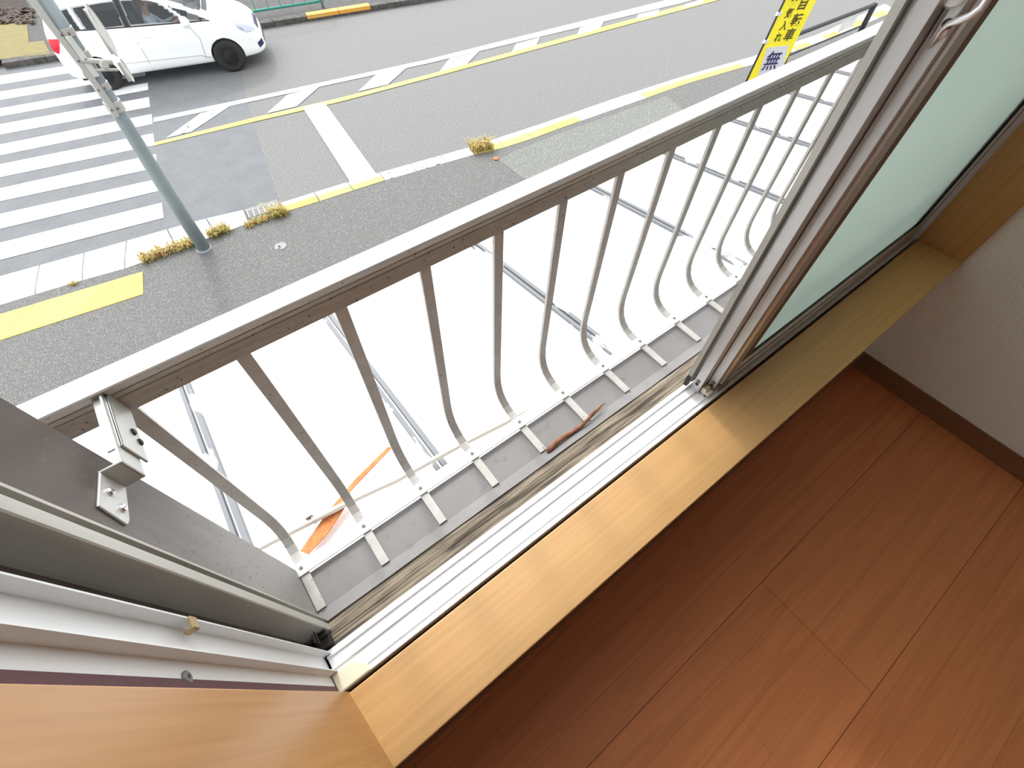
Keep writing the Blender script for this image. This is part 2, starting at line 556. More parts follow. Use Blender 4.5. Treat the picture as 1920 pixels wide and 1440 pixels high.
# ------------------------------------------------------------------ aluminium window frame
win = thing('window_1', (0.66, 0.19, 0.0), kind='structure')
tk = MB()
ts = [(0.1535, -0.03), (0.1535, -0.0005), (0.1555, 0.0), (0.1565, -0.0055), (0.1640, -0.006), (0.1650, -0.003), (0.1670, -0.003), (0.1680, -0.0065),
      (0.1880, -0.0075), (0.1888, -0.004), (0.1906, -0.004), (0.1914, -0.0085), (0.2070, -0.0095), (0.2078, -0.006), (0.2096, -0.006), (0.2105, -0.0105),
      (0.2150, -0.012), (0.2195, -0.015), (0.2195, -0.034)]
tk.prism(ts, 0, -0.196, 1.53)
obj('sill_track', tk, M['track'], win)
jb = MB()
js = [(-0.212, 0.150), (-0.196, 0.150), (-0.1955, 0.1520), (-0.200, 0.1535), (-0.200, 0.182), (-0.1886, 0.182), (-0.1886, 0.1836), (-0.200, 0.185),
      (-0.200, 0.2133), (-0.1886, 0.2133), (-0.1886, 0.2149), (-0.200, 0.2160), (-0.212, 0.2160)]
jb.prism(js, 2, -0.012, 1.54)
obj('jamb', jb, M['jambalu'], win)
obj('edge_gasket', MB().box(-0.2000, -0.1982, 0.1536, 0.1648, -0.012, 1.54), M['maroon'], win, label='dark maroon edge gasket between aluminium and wood')
jo = MB()
js2 = [(-0.290, 0.2165), (-0.268, 0.2165), (-0.268, 0.240), (-0.230, 0.2425), (-0.226, 0.2495), (-0.182, 0.2500), (-0.181, 0.2515), (-0.1815, 0.2635), (-0.186, 0.2645), (-0.186, 0.2700),
       (-0.1815, 0.2705), (-0.1815, 0.2735), (-0.193, 0.2750), (-0.193, 0.2850), (-0.290, 0.2850)]
jo.prism(js2, 2, -0.052, 1.54)
obj('outer_jamb', jo, M['dirtyalu'], win)
jf = MB().box(-0.203, -0.183, 0.2255, 0.2475, -0.05, -0.012)
jf.box(-0.198, -0.176, 0.240, 0.2435, -0.014, -0.006)
jf.box(-0.1925, -0.1905, 0.228, 0.247, 0.012, 0.02).box(-0.1925, -0.1905, 0.228, 0.240, 0.03, 0.036)
obj('jamb_foot', jf, M['rubber'], win)
rjm = MB()
rjm.prism([(1.535, 0.150), (1.524, 0.150), (1.524, 0.216), (1.535, 0.216)], 2, -0.012, 1.54)
obj('jamb', rjm, M['track'], win)
obj('head_track', MB().prism([(0.1535, 1.56), (0.1535, 1.52), (0.165, 1.53), (0.2195, 1.53), (0.2195, 1.56)], 0, -0.2, 1.53), M['track'], win)
sc = MB()
p = on(346, 1263, 0, -0.2)
screw(sc, (-0.1995, 0.1665, p.z), (1, 0, 0), 0.0062, 0.002)
obj('screw', sc, M['screw'], win)
# small latch keeper hanging on the fin
kp = MB()
q = on(358, 1190, 0, -0.191)
kz = q.z
kz -= 0.004
kp.loft([[(-0.1887, 0.2030, kz + 0.006), (-0.1887, 0.2150, kz + 0.006), (-0.1887, 0.2150, kz - 0.005), (-0.1887, 0.2030, kz - 0.005)],
         [(-0.1868, 0.2030, kz + 0.006), (-0.1868, 0.2150, kz + 0.006), (-0.1868, 0.2150, kz - 0.005), (-0.1868, 0.2030, kz - 0.005)]])
kp.loft([[(-0.1960, 0.2030, kz + 0.005), (-0.1868, 0.2030, kz + 0.006), (-0.1868, 0.2030, kz - 0.005), (-0.1960, 0.2030, kz - 0.004)],
         [(-0.1960, 0.2050, kz + 0.005), (-0.1868, 0.2050, kz + 0.006), (-0.1868, 0.2050, kz - 0.005), (-0.1960, 0.2050, kz - 0.004)]])
obj('latch_keeper', kp, M['brass'], win, bevel=0.0008, label='brass coloured keeper hooked on the left jamb fin')
cp = MB()
cp.prism([(-0.1985, 0.1545), (-0.148, 0.1545), (-0.148, 0.164), (-0.165, 0.1815), (-0.1985, 0.1815)], 2, -0.012, 0.0008)
obj('corner_cap', cp, M['cap'], win, bevel=0.0008, label='yellowed plastic corner cap at the left end of the track')

# ------------------------------------------------------------------ sliding sashes
SZ0, SZ1 = -0.004, 1.525


def sash(name, x0, x1, y0, y1, label, inner):
    t = thing(name, ((x0 + x1) / 2, (y0 + y1) / 2, SZ0), label, 'window sash')
    w = 0.047
    if inner:
        sec = [(x0, y0 + 0.0045), (x0 + 0.019, y0 + 0.006), (x0 + 0.021, y0 + 0.001), (x0 + 0.044, y0), (x0 + w, y0 + 0.001), (x0 + w, y1), (x0, y1)]
    else:
        sec = [(x0, y0), (x0 + w, y0), (x0 + w, y1), (x0, y1)]
    obj('stile', MB().prism(sec, 2, SZ0 + 0.016 if inner else SZ0, SZ1), M['sash'], t, bevel=0.0008)
    obj('stile', MB().box(x1 - 0.035, x1, y0, y1, SZ0, SZ1), M['sash'], t, bevel=0.0008)
    br = MB()
    br.prism([(y0 + 0.001, SZ0), (y0 + 0.001, 0.010), (y0 + 0.004, 0.012), (y0 + 0.004, 0.026), (y0, 0.028), (y0, 0.050), (y0 + 0.005, 0.054), (y1 - 0.004, 0.054), (y1, 0.050), (y1, SZ0)], 0, x0 + w, x1 - 0.035)
    obj('bottom_rail', br, M['sash'], t)
    obj('top_rail', MB().box(x0 + w, x1 - 0.035, y0, y1, SZ1 - 0.045, SZ1), M['sash'], t)
    ym = (y0 + y1) / 2
    obj('pane', MB().box(x0 + w - 0.005, x1 - 0.030, ym - 0.0015, ym + 0.0015, 0.050, SZ1 - 0.04), M['frost'] if inner else M['clear'], t, label='frosted pale green glass pane' if inner else 'clear glass pane')
    gk = MB()
    gk.box(x0 + w, x0 + w + 0.040 if inner else x0 + w + 0.004, ym - 0.0065, ym - 0.002, 0.054, SZ1 - 0.045)
    obj('gasket', gk, M['sash_dark'], t)
    gk = MB().box(x0 + w, x1 - 0.035, ym - 0.0065, ym - 0.002, 0.054, 0.060).box(x1 - 0.042, x1 - 0.035, ym - 0.0065, ym - 0.002, 0.060, SZ1 - 0.045)
    obj('gasket', gk, M['rubber'], t)
    s = MB()
    screw(s, (x0 - 0.0002, ym + 0.001, SZ0 + 0.030), (-1, 0, 0), 0.0045, 0.002)
    obj('screw', s, M['screw'], t)
    hole = MB().lathe((x0 - 0.0004, ym + 0.001, SZ0 + 0.020), (-1, 0, 0), [(0.0038, -0.001), (0.0038, 0.0004)], 14)
    obj('screw_hole', hole, M['rubber'], t)
    return t


ins = sash('sliding_sash', 0.665, 1.521, 0.162, 0.1835, 'frosted glass sliding sash on the room side with crescent lock and brown gasket', True)
outs = sash('sliding_sash', 0.642, 1.500, 0.1845, 0.2035, 'aluminium sliding sash on the street side, stacked behind the frosted one', False)
# guide block and chrome foot of the inner sash
gb = MB().box(0.6455, 0.664, 0.1635, 0.173, -0.008, 0.006).box(0.648, 0.664, 0.173, 0.183, -0.003, 0.012)
obj('guide_block', gb, M['cap'], ins, bevel=0.0008, label='pale plastic guide block at the foot of the stile')
s = MB()
screw(s, (0.6452, 0.169, 0.0), (-1, 0, 0), 0.004, 0.002)
obj('screw', s, M['screw'], ins)
ft = MB().box(0.688, 0.720, 0.1565, 0.1600, -0.002, 0.004).tube([(0.676, 0.158, 0.0), (0.700, 0.157, 0.004), (0.716, 0.1565, 0.010)], 0.0022, 8)
obj('rail_clip', ft, M['chrome'], ins)
# crescent lock on the meeting stile
cl = MB()
zc = 0.700
cl.loft([[(0.6645, 0.1665, 0.636), (0.6645, 0.1810, 0.628), (0.6645, 0.1810, 0.80), (0.6645, 0.1665, 0.80)],
         [(0.6580, 0.1675, 0.650), (0.6580, 0.1790, 0.648), (0.6580, 0.1790, 0.80), (0.6580, 0.1675, 0.80)]])
lock = obj('crescent_lock', cl, M['sash'], ins, bevel=0.002, label='bright metal crescent lock on the meeting stile')
ar = MB()
hook = [on(u, v, 0, x) for u, v, x in ((1862, -40, 0.6545), (1860, -22, 0.654), (1853, -4, 0.653), (1841, 14, 0.652), (1822, 29, 0.652), (1800, 38, 0.653), (1780, 44, 0.655), (1767, 54, 0.657), (1756, 70, 0.659), (1741, 90, 0.662))]
ar.tube(hook, [0.0022, 0.0030, 0.0036, 0.0038, 0.0038, 0.0034, 0.0028, 0.0024, 0.0020, 0.0012], 12)
hb_ = on(1792, -8, 0, 0.657)
obj('hub', MB().lathe((0.6585, hb_.y, hb_.z), (-1, 0, 0), [(0.0095, -0.002), (0.0095, 0.004), (0.0075, 0.006), (0.0, 0.0065)], 24), M['brightalu'], lock)
obj('lever', ar, M['brightalu'], lock, smooth=True)
dk = MB().lathe((0.6580, 0.1715, 0.648), (-1, 0, 0), [(0.0046, -0.002), (0.0046, 0.0008), (0.002, 0.0008), (0.002, 0.003)], 14)
obj('screw', dk, M['rubber'], lock)

# ------------------------------------------------------------------ insect screen frame
scn = thing('insect_screen', (1.05, 0.2135, SZ0), 'narrow grey insect screen frame standing outermost beside the stacked sashes', 'window screen')
sec = [(0.632, 0.2086), (0.6400, 0.2086), (0.6410, 0.2105), (0.6480, 0.2105), (0.6490, 0.2100), (0.6500, 0.2086), (0.6585, 0.2086), (0.6600, 0.2100), (0.6600, 0.2182), (0.632, 0.2182)]
obj('stile', MB().prism(sec, 2, 0.002, 1.52), M['dirtyalu'], scn)
obj('stile', MB().box(1.475, 1.500, 0.2086, 0.2182, 0.002, 1.52), M['dirtyalu'], scn)
obj('bottom_rail', MB().box(0.660, 1.475, 0.2086, 0.2182, 0.002, 0.030), M['dirtyalu'], scn)
obj('top_rail', MB().box(0.660, 1.475, 0.2086, 0.2182, 1.492, 1.52), M['dirtyalu'], scn)
mm = mat('grey_mesh', (0.08, 0.08, 0.08), 0.8)
nt = mm.node_tree
tr = nt.nodes.new('ShaderNodeBsdfTransparent')
mx = nt.nodes.new('ShaderNodeMixShader')
mx.inputs[0].default_value = 0.22
nt.links.new(tr.outputs[0], mx.inputs[1])
nt.links.new(nt.nodes['Principled BSDF'].outputs[0], mx.inputs[2])
nt.links.new(mx.outputs[0], nt.nodes['Material Output'].inputs[0])
obj('mesh_sheet', MB().box(0.658, 1.477, 0.2132, 0.2136, 0.028, 1.494), mm, scn)
rw = MB().box(0.628, 0.640, 0.2090, 0.2165, 0.004, 0.034)
obj('runner', rw, M['rubber'], scn)

# ------------------------------------------------------------------ timber, flashing and casing outside the window
tb = MB()
nx = 60
rings = []
for i in range(nx + 1):
    x = -0.20 + 1.75 * i / nx
    j = lambda s: 0.0011 * math.sin(x * 37 + s) + 0.0008 * random.uniform(-1, 1)
    rings.append([(x, 0.2196, -0.10), (x, 0.2196, -0.034 + j(0)), (x, 0.230, -0.033 + j(1)), (x, 0.239, -0.036 + j(2)), (x, 0.248, -0.034 + j(3)), (x, 0.257, -0.038 + j(4)), (x, 0.2635, -0.041 + j(5)), (x, 0.2635, -0.10)])
tb.loft(rings)
tag(obj('sill_timber', tb, M['timber']), 'weathered grey brown timber strip just outside the white sash track', 'timber')
fl = MB()
rings = []
for i in range(41):
    x = -0.196 + 1.80 * i / 40
    w = 0.0012 * math.sin(i * 1.7) + 0.0008 * math.sin(i * 0.6)
    r = [(0.2655, -0.055 + w), (0.2690, -0.0475 + w), (0.2950, -0.0685), (0.2970, -0.0695), (0.358, -0.0715), (0.366, -0.0735), (0.371, -0.0745), (0.371, -0.092), (0.3695, -0.092), (0.3695, -0.0765), (0.358, -0.0735), (0.2950, -0.0715), (0.2690, -0.0500), (0.2655, -0.058)]
    rings.append([(x, a, b) for a, b in r])
fl.loft(rings)
fo = tag(obj('sill_flashing', fl, M['flash']), 'grey brown sheet metal flashing under the ends of the balusters', 'flashing')
cb = MB().box(-0.30, -0.195, 0.2855, 0.386, -0.16, 1.60)
tag(obj('casing_board', cb, M['board'], bevel=0.0015), 'dark brown stained board standing outside the left jamb', 'board')

# ------------------------------------------------------------------ railing
X0, PIT, NB = -0.1857, 0.12528, 15
rl = thing('window_railing', (0.66, 0.41, -0.069), 'aluminium window guard railing with curved flat balusters and white top rail', 'railing')
rs = [(0.4553, 0.3857), (0.4553, 0.4085), (0.4563, 0.4090), (0.4563, 0.4102), (0.4550, 0.4108), (0.4538, 0.4175), (0.4548, 0.4182), (0.4546, 0.4194), (0.4530, 0.4200), (0.4465, 0.4325), (0.4475, 0.4345), (0.4765, 0.4345), (0.4785, 0.4325), (0.4785, 0.3857)]
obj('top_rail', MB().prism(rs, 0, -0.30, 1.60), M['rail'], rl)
obj('rail_sky_tint_face', MB().prism([(0.4466, 0.4330), (0.4475, 0.4352), (0.4765, 0.4352), (0.4790, 0.4330)], 0, -0.30, 1.60), M['strip'], rl, label='upper face of the top rail, sky brightness painted in')  # whiter than the rail below: sky light put into the colour
path = [(0.4553, 0.4000), (0.4575, 0.300), (0.4603, 0.150), (0.4625, 0.030), (0.4622, 0.008), (0.4595, -0.014), (0.4530, -0.034), (0.4430, -0.048), (0.4300, -0.0575), (0.4150, -0.0625), (0.3950, -0.0640), (0.3700, -0.0645), (0.2990, -0.0662)]


def baluster_mesh(i):
    xc0 = X0 + PIT * i
    mb = MB()
    rings = []
    n = len(path)
    for k, (y, z) in enumerate(path):
        a, b = path[max(k - 1, 0)], path[min(k + 1, n - 1)]
        t = Vector((b[0] - a[0], b[1] - a[1])).normalized()
        nrm = Vector((-t.y, t.x))            # outward / downward side
        if k < 3:
            nrm = Vector((1, 0))
        th = 0.0062
        xs = 0.0105 * max(0.0, min(1.0, (z + 0.064) / 0.45))
        h = 0.0084
        o = (y - t.y * 0 + nrm.x * th, z + nrm.y * th)
        rings.append([(xc0 + xs - h, y, z), (xc0 + xs + h, y, z), (xc0 + xs + h, o[0], o[1]), (xc0 + xs - h, o[0], o[1])])
    mb.loft(rings)
    return mb


for i in range(NB):
    obj('baluster', baluster_mesh(i), M['bar'], rl, bevel=0.0006)
obj('cross_strip', MB().prism([(0.3695, -0.0640), (0.3695, -0.0605), (0.3925, -0.0600), (0.3945, -0.0610), (0.3945, -0.0640)], 0, -0.196, 1.60), M['strip'], rl, bevel=0.0004)
for i in range(NB):
    x = X0 + PIT * i
    s = MB()
    screw(s, (x, 0.3825, -0.0602), (0, 0, 1), 0.0035, 0.0018)
    obj('screw', s, M['screw'], rl)
    s = MB()
    screw(s, (x + 0.002, 0.2925, -0.0676), (0, 0, 1), 0.0036, 0.0018)
    obj('screw', s, M['screw'], rl)
bk = MB()
# plate on the board, leg out of it, strap on to the rail
pl_ = [(0.358, 0.4300), (0.356, 0.3975), (0.311, 0.4075), (0.3035, 0.4125), (0.3110, 0.4455)]
bk.loft([[(-0.1949, y, z) for y, z in pl_], [(-0.1925, y, z) for y, z in pl_]])
bk.box(-0.1949, -0.1750, 0.3555, 0.3580, 0.3965, 0.4310)
brk = obj('mounting_bracket', bk, M['steel'], rl, bevel=0.0008, label='zinc plated bracket screwed to the dark board at the left end')
st = MB().box(-0.1775, -0.1750, 0.3555, 0.4553, 0.3965, 0.4310)
obj('strap', st, M['steel'], brk, bevel=0.001)
s2 = MB().box(-0.1750, -0.1722, 0.3775, 0.4540, 0.3880, 0.4265).box(-0.186, -0.1722, 0.3775, 0.4540, 0.4240, 0.4265)
obj('channel', s2, M['steel'], brk, bevel=0.001)
for (y, z) in ((0.3345, 0.4263), (0.3205, 0.4152)):
    s = MB()
    screw(s, (-0.1926, y, z), (1, 0, 0), 0.0042, 0.003)
    obj('screw', s, M['chrome'], brk)
for (dy, dz) in ((0.0, 0.0), (-0.010, -0.007)):
    s = MB().lathe((-0.1722, 0.412 + dy, 0.400 + dz), (1, 0, 0), [(0.0040, -0.0005), (0.0040, 0.0012), (0.0028, 0.0022)], 12)
    obj('rivet', s, M['rubber'], brk)

# twig and chips on the flashing
tw = MB()
a, b = on(1026, 848, 2, -0.062), on(1136, 757, 2, -0.058)
pp = [a.lerp(b, k / 12) for k in range(13)]
for k, p in enumerate(pp):
    p.z += 0.004 * math.sin(k * 0.9) * 0.5 + 0.002
    p.y += 0.003 * math.sin(k * 0.7)
tw.tube(pp, [0.0045, 0.006, 0.006, 0.0055, 0.0055, 0.005, 0.005, 0.0045, 0.004, 0.0045, 0.0035, 0.0025, 0.001], 8)
tw.tube([pp[9], pp[9] + Vector((0.012, 0.001, 0.001)), pp[9] + Vector((0.022, -0.002, 0.002))], [0.004, 0.003, 0.0008], 6)
tag(obj('wood_splinter', tw, M['twig'], smooth=True), 'red brown splinter of wood lying on the grey flashing', 'splinter')

# ------------------------------------------------------------------ white roof below the window
ZR0, SLOPE = -0.75, 0.1154


def rz(y):
    return ZR0 - SLOPE * (y - 0.4)


roof = thing('shopfront_roof', (2.0, 1.15, rz(1.15)), 'white sheet metal canopy roof with grey seams below the railing', 'roof')
rf = MB()
rf.loft([[(-1.6, 0.286, rz(0.286)), (-1.6, 2.02, rz(2.02)), (-1.6, 2.02, rz(2.02) - 0.09), (-1.6, 0.286, rz(0.286) - 0.05)],
         [(7.5, 0.286, rz(0.286)), (7.5, 2.02, rz(2.02)), (7.5, 2.02, rz(2.02) - 0.09), (7.5, 0.286, rz(0.286) - 0.05)]])
obj('roof_sheet', rf, M['roof'], roof)
ap = MB()
ap.loft([[(x, 0.2865, rz(0.286) + 0.06), (x, 0.70, rz(0.70) + 0.028), (x, 0.712, rz(0.712) + 0.002), (x, 0.2865, rz(0.286) + 0.002)] for x in (-1.6, 7.5)])
obj('apron_flashing', ap, M['roof'], roof)
for xs in (-0.470, 0.223, 1.121, 2.037, 2.714, 3.442, 4.159, 4.798, 5.5, 6.2):
    s = MB()
    for (d0, d1) in ((-0.024, -0.003), (0.003, 0.028)):
        s.loft([[(xs + d0, 0.705 if xs > 0 else 0.72, rz(0.71)), (xs + d1, 0.705 if xs > 0 else 0.72, rz(0.71)), (xs + d1 - 0.003, 0.71 if xs > 0 else 0.725, rz(0.71) + 0.014), (xs + d0 + 0.003, 0.71 if xs > 0 else 0.725, rz(0.71) + 0.014)],
                [(xs + d0, 2.02, rz(2.02)), (xs + d1, 2.02, rz(2.02)), (xs + d1 - 0.003, 2.02, rz(2.02) + 0.014), (xs + d0 + 0.003, 2.02, rz(2.02) + 0.014)]])
    obj('seam', s, M['seam'], roof)


def onroof(u, v, up=0.0):
    d = ray(u, v)
    n = Vector((0, SLOPE, 1.0))
    t = n.dot(Vector((0, 0.4, ZR0 + up)) - CAM) / n.dot(d)
    return CAM + d * t


pipe = thing('conduit_pipe', tuple(onroof(770, 890, 0.05)), 'thin cream pipe running across the white roof behind the railing foot', 'pipe')
pts = [onroof(u, v, 0.052) for (u, v) in ((400, 1072), (490, 1026), (597, 971), (667, 935), (742, 901), (862, 835), (957, 787), (1043, 738), (1120, 694))]
obj('pipe_run', MB().tube(pts, 0.0105, 12), M['pipe'], pipe, smooth=True)
c = onroof(588, 974, 0.056)
k = MB().box(c.x - 0.016, c.x + 0.016, c.y - 0.016, c.y + 0.020, c.z - 0.006, c.z - 0.002).box(c.x - 0.020, c.x + 0.004, c.y + 0.012, c.y + 0.016, c.z - 0.002, c.z + 0.016)
k.tube([c + Vector((0, -0.013, -0.004)), c + Vector((0, -0.008, 0.011)), c + Vector((0, 0.004, 0.012)), c + Vector((0, 0.014, -0.003))], 0.0025, 6)
obj('pipe_clip', k, M['steel'], pipe)
sp = MB()
A = [onroof(563, 1033, 0.034), onroof(577, 1039, 0.034), onroof(614, 1000, 0.036), onroof(645, 953, 0.040), onroof(656, 921, 0.040), onroof(735, 838, 0.044), onroof(727, 838, 0.044), onroof(664, 900, 0.040), onroof(650, 917, 0.040), onroof(610, 965, 0.036)]
sp.loft([[p - Vector((0, 0, 0.006)) for p in A], A])
tag(obj('wood_strip', sp, M['splinter']), 'orange brown strip of split wood lying on the white roof under the pipe', 'wood strip')
#PART2
# ------------------------------------------------------------------ street ground
def zpoly(px, z=ROAD):
    return [gr(u, v, z) for u, v in px]


road = thing('road', (3.0, 12.0, ROAD), kind='structure')
obj('road_surface', MB().box(-40, 60, 4.0, 40, ROAD - 0.2, ROAD), M['asphalt'], road)
PATCH = [(-420, 330), (-60, 130), (440, 40), (452, 130), (463, 195), (480, 250), (521, 374), (440, 397), (180, 470), (0, 521), (-300, 600)]
obj('asphalt_patch', MB().slab([p + Vector((0, 0, 0.003)) for p in zpoly(PATCH)], 0.006), M['patch'], road, label='smoother blue grey resurfaced patch around the crossing')
MK = ROAD + 0.007


def mark(name, px, m='white', z=MK, label=None):
    global MK
    MK += 0.0006
    return obj(name, MB().slab(zpoly(px, MK), 0.005), M[m], road, label=label)


def ext_left(l, r, u=-160.0):
    k = (u - r[0]) / (l[0] - r[0])
    return (u, r[1] + (l[1] - r[1]) * k)


for (l0, l1, rt, rb) in ((142, 158, (266, 103), (268, 114)), (172, 187, (270, 127), (273, 141)), (203, 218, (277, 155), (278, 168)), (233, 252, (279, 182), (281, 200)), (271, 291, (284, 214), (286, 232)),
                         (308, 332, (287, 250), (290, 272)), (353, 377, (292, 289), (295, 314)), (401, 428.7, (298, 335), (300, 357)), (455, 487, (303, 380), (307, 408))):
    mark('crossing_stripe', [ext_left((0, l0), rt), rt, rb, ext_left((0, l1), rb)])
mark('centre_line', [(288, 221), (480, 181), (800, 112), (1250, 0), (1500, -62), (1500, -54), (1273, 6.7), (800, 119), (480, 188), (288, 229)], label='white centre line on the far side of the hatching')
mark('centre_line', [(290, 267), (480, 219.5), (640, 183), (800, 140.5), (1280, 10), (1530, -58), (1530, -50), (1280, 18), (800, 147.5), (640, 190), (480, 227), (290, 272.5)], 'yellow', label='yellow centre line on the near side of the hatching')
for k, q in enumerate(([(377, 212), (433, 197), (358, 247), (312, 258)], [(540, 177), (598, 162.5), (556, 199), (501, 212)], [(705, 140), (761, 127.5), (727, 158), (672, 171)],
                       [(843, 110), (897, 97), (875, 120), (825, 133)], [(968, 82), (1012, 70), (1005, 85), (960, 97)], [(1088, 52), (1132, 40), (1125, 53), (1082, 65)],
                       [(1197, 27), (1237, 17), (1232, 27), (1193, 35)], [(1285, 8), (1320, -2), (1316, 6), (1282, 14)])):
    mark('hatch_bar', q, 'wornwhite' if k == 0 else 'white')
mark('stop_line', [(567.5, 201), (608, 192), (709, 331), (660, 346)])

# pavement on this side
KO = [(-300, 604), (0, 520), (180, 470), (305, 434), (440, 397), (531, 386), (598, 364), (710, 330), (883, 281), (946, 260), (1037, 230), (1160, 187), (1280, 148), (1420, 108), (1540, 66), (1660, 10)]
KI = [(-300, 668), (0, 571.7), (185, 516.7), (266, 495), (455, 422), (540, 396), (598, 378), (712, 341), (884, 291), (963, 273), (1057, 238), (1180, 195), (1290, 156), (1425, 117), (1545, 78), (1680, 20)]
ko = [gr(u, v) for u, v in KO]
ki = [gr(u, v, ROAD + 0.07) for u, v in KI]
pv = MB()
for a, b in zip(range(len(ki) - 1), range(1, len(ki))):
    A, B = ki[a], ki[b]
    A, B = Vector((A.x, A.y, ROAD + 0.068)), Vector((B.x, B.y, ROAD + 0.068))
    pv.poly([A, B, (B.x, 0.30, ROAD + 0.068), (A.x, 0.30, ROAD + 0.068)], [(0, 3, 2, 1)])
struct('pavement', pv, M['pave'])
obj_p = bpy.data.objects['pavement']
zp = ROAD + 0.072
obj('pale_patch', MB().slab(zpoly([(935, 300), (965, 283), (1057, 247), (1180, 204), (1250, 180), (1300, 222), (1200, 330), (1030, 372)], zp), 0.003), M['pavelight'], obj_p, label='paler worn pavement patch behind the white rail')
# pavement along the far side
fk = [(-160, 158), (0, 132), (490, 55), (800, 5), (1000, -30)]
fp = [gr(u, v) for u, v in fk]
fb = MB()
for A, B in zip(fp[:-1], fp[1:]):
    fb.poly([(A.x, A.y + 0.2, ROAD + 0.13), (B.x, B.y + 0.2, ROAD + 0.13), (B.x, B.y + 14, ROAD + 0.13), (A.x, A.y + 14, ROAD + 0.13)], [(0, 1, 2, 3)])
struct('far_pavement', fb, M['farpave'])


# kerb stones, one by one
def along(pts, step):
    out, acc = [pts[0].copy()], 0.0
    for a, b in zip(pts[:-1], pts[1:]):
        L = (b - a).length
        d = step - acc
        while d <= L:
            out.append(a.lerp(b, d / L))
            d += step
        acc = L - (d - step)
    return out


def project_to(pts, p):
    best = None
    for a, b in zip(pts[:-1], pts[1:]):
        ab = b - a
        t = max(0.0, min(1.0, (p - a).dot(ab) / ab.length_squared))
        q = a + ab * t
        if best is None or (q - p).length < (best - p).length:
            best = q
    return best


def pixel_u(p):
    d = p - CAM
    return 960 + F_PX * d.dot(RIGHT) / d.dot(FWD)


seq = along(ko, 0.62)
used = {}
NAMES = ['ninth', 'second']
nk = 0
KWH = ['at the left picture edge', 'beside the yellow tactile strip', 'behind the brown weed strip', 'left of the grey pole foot', 'right of the grey pole foot', 'next to the drain grate']
for A, B in zip(seq[:-1], seq[1:]):
    u = pixel_u((A + B) / 2)
    if 452 < u < 535 or u < -60 or u > 1660:
        continue
    a2, b2 = project_to(ki, A), project_to(ki, B)
    e = (B - A).normalized() * 0.011
    ramp = u < 452
    A1, B1, a3, b3 = A + e, B - e, a2 + e, b2 - e
    hi = ROAD + 0.075
    lo = ROAD + (0.018 if ramp else 0.06)
    f = 0.76 if ramp else 0.5

    def mix(p, q, t, z):
        r = p.lerp(q, t)
        return Vector((r.x, r.y, z))
    ring = lambda p, q: [Vector((p.x, p.y, ROAD - 0.05)), Vector((p.x, p.y, lo)), mix(p, q, f, hi), Vector((q.x, q.y, hi)), Vector((q.x, q.y, ROAD - 0.05))]
    o = obj('kerb_stone', MB().loft([ring(A1, a3), ring(B1, b3)]), M['kerb'] if ramp or not (712 < u < 880) else M['wornwhite'], bevel=0.004)
    yel = (535 < u < 712) or (885 < u < 1057) or (1172 < u < 1330) or (1330 < u < 1660 and int(nk) % 2 == 0)
    if ramp:
        lab = 'white sloping dropped kerb stone of the crossing, to the left of the drain grate'
        grp = 'white dropped kerb stones at the crossing'
    elif yel:
        lab = 'narrow kerb stone with a yellow painted top edge, to the right of the drain grate'
        grp = 'yellow topped kerb stones along the road'
    else:
        lab = 'narrow kerb stone with worn white paint only, to the right of the drain grate'
        grp = 'worn white kerb stones along the road'
    tag(o, lab, 'kerb stone', grp)
    if yel and not ramp:
        r2 = lambda p, q: [mix(p, q, 0.42, hi - 0.004), mix(p, q, 0.48, hi + 0.003), mix(p, q, 1.0, hi + 0.003), mix(p, q, 1.0, hi - 0.004)]
        obj('painted_edge', MB().loft([r2(A1, a3), r2(B1, b3)]), M['orange'] if u < 570 else M['yellow'], o)
    nk += 1
# far kerb
fseq = along([Vector((p.x, p.y, ROAD)) for p in fp], 0.9)
for i, (A, B) in enumerate(zip(fseq[:-1], fseq[1:])):
    u = pixel_u((A + B) / 2)
    if u < -20 or u > 860:
        continue
    e = (B - A).normalized() * 0.006
    n = Vector((-(B - A).y, (B - A).x, 0)).normalized()
    ring = lambda p: [Vector((p.x, p.y, ROAD - 0.05)), Vector((p.x, p.y, ROAD + 0.13)), Vector((p.x, p.y, 0)) + n * 0.24 + Vector((0, 0, ROAD + 0.145)), Vector((p.x, p.y, 0)) + n * 0.24 + Vector((0, 0, ROAD - 0.05))]
    o = obj('kerb_stone', MB().loft([ring(A + e), ring(B - e)]), M['kerbgrey'], bevel=0.01)
    org = 592 < u < 700
    tag(o, 'kerb stone with orange painted top across the road beside the green fence post' if org else 'dirty unpainted kerb stone along the far side of the road', 'kerb stone', 'orange painted kerb stones across the road' if org else 'dirty kerb stones across the road')
    if org:
        r2 = lambda p: [Vector((p.x, p.y, 0)) + n * a + Vector((0, 0, z)) for a, z in ((-0.012, ROAD + 0.06), (-0.012, ROAD + 0.145), (0.20, ROAD + 0.152), (0.20, ROAD + 0.13))]
        obj('painted_top', MB().loft([r2(A + e), r2(B - e)]), M['orange'], o)


# tactile paving
def tactile(name, quads, z, label, nd, m='yellow'):
    t = thing(name, tuple(gr(*quads[0][0], z)), label, 'tactile paving')
    for q in quads:
        P = zpoly(q, z)
        o = obj('yellow_mat', MB().slab(P, 0.012), M[m], t, bevel=0.002)
        if nd:
            d = MB()
            for i in range(nd[0]):
                for j in range(nd[1]):
                    s, r = (i + 0.5) / nd[0], (j + 0.5) / nd[1]
                    p = P[0].lerp(P[1], s).lerp(P[3].lerp(P[2], s), r)
                    d.lathe((p.x, p.y, p.z - 0.001), (0, 0, 1), [(0.016, 0), (0.012, 0.005)], 8)
            dd = obj('dots', d, M['yellow'], t)
            dd['kind'] = 'stuff'
    return t


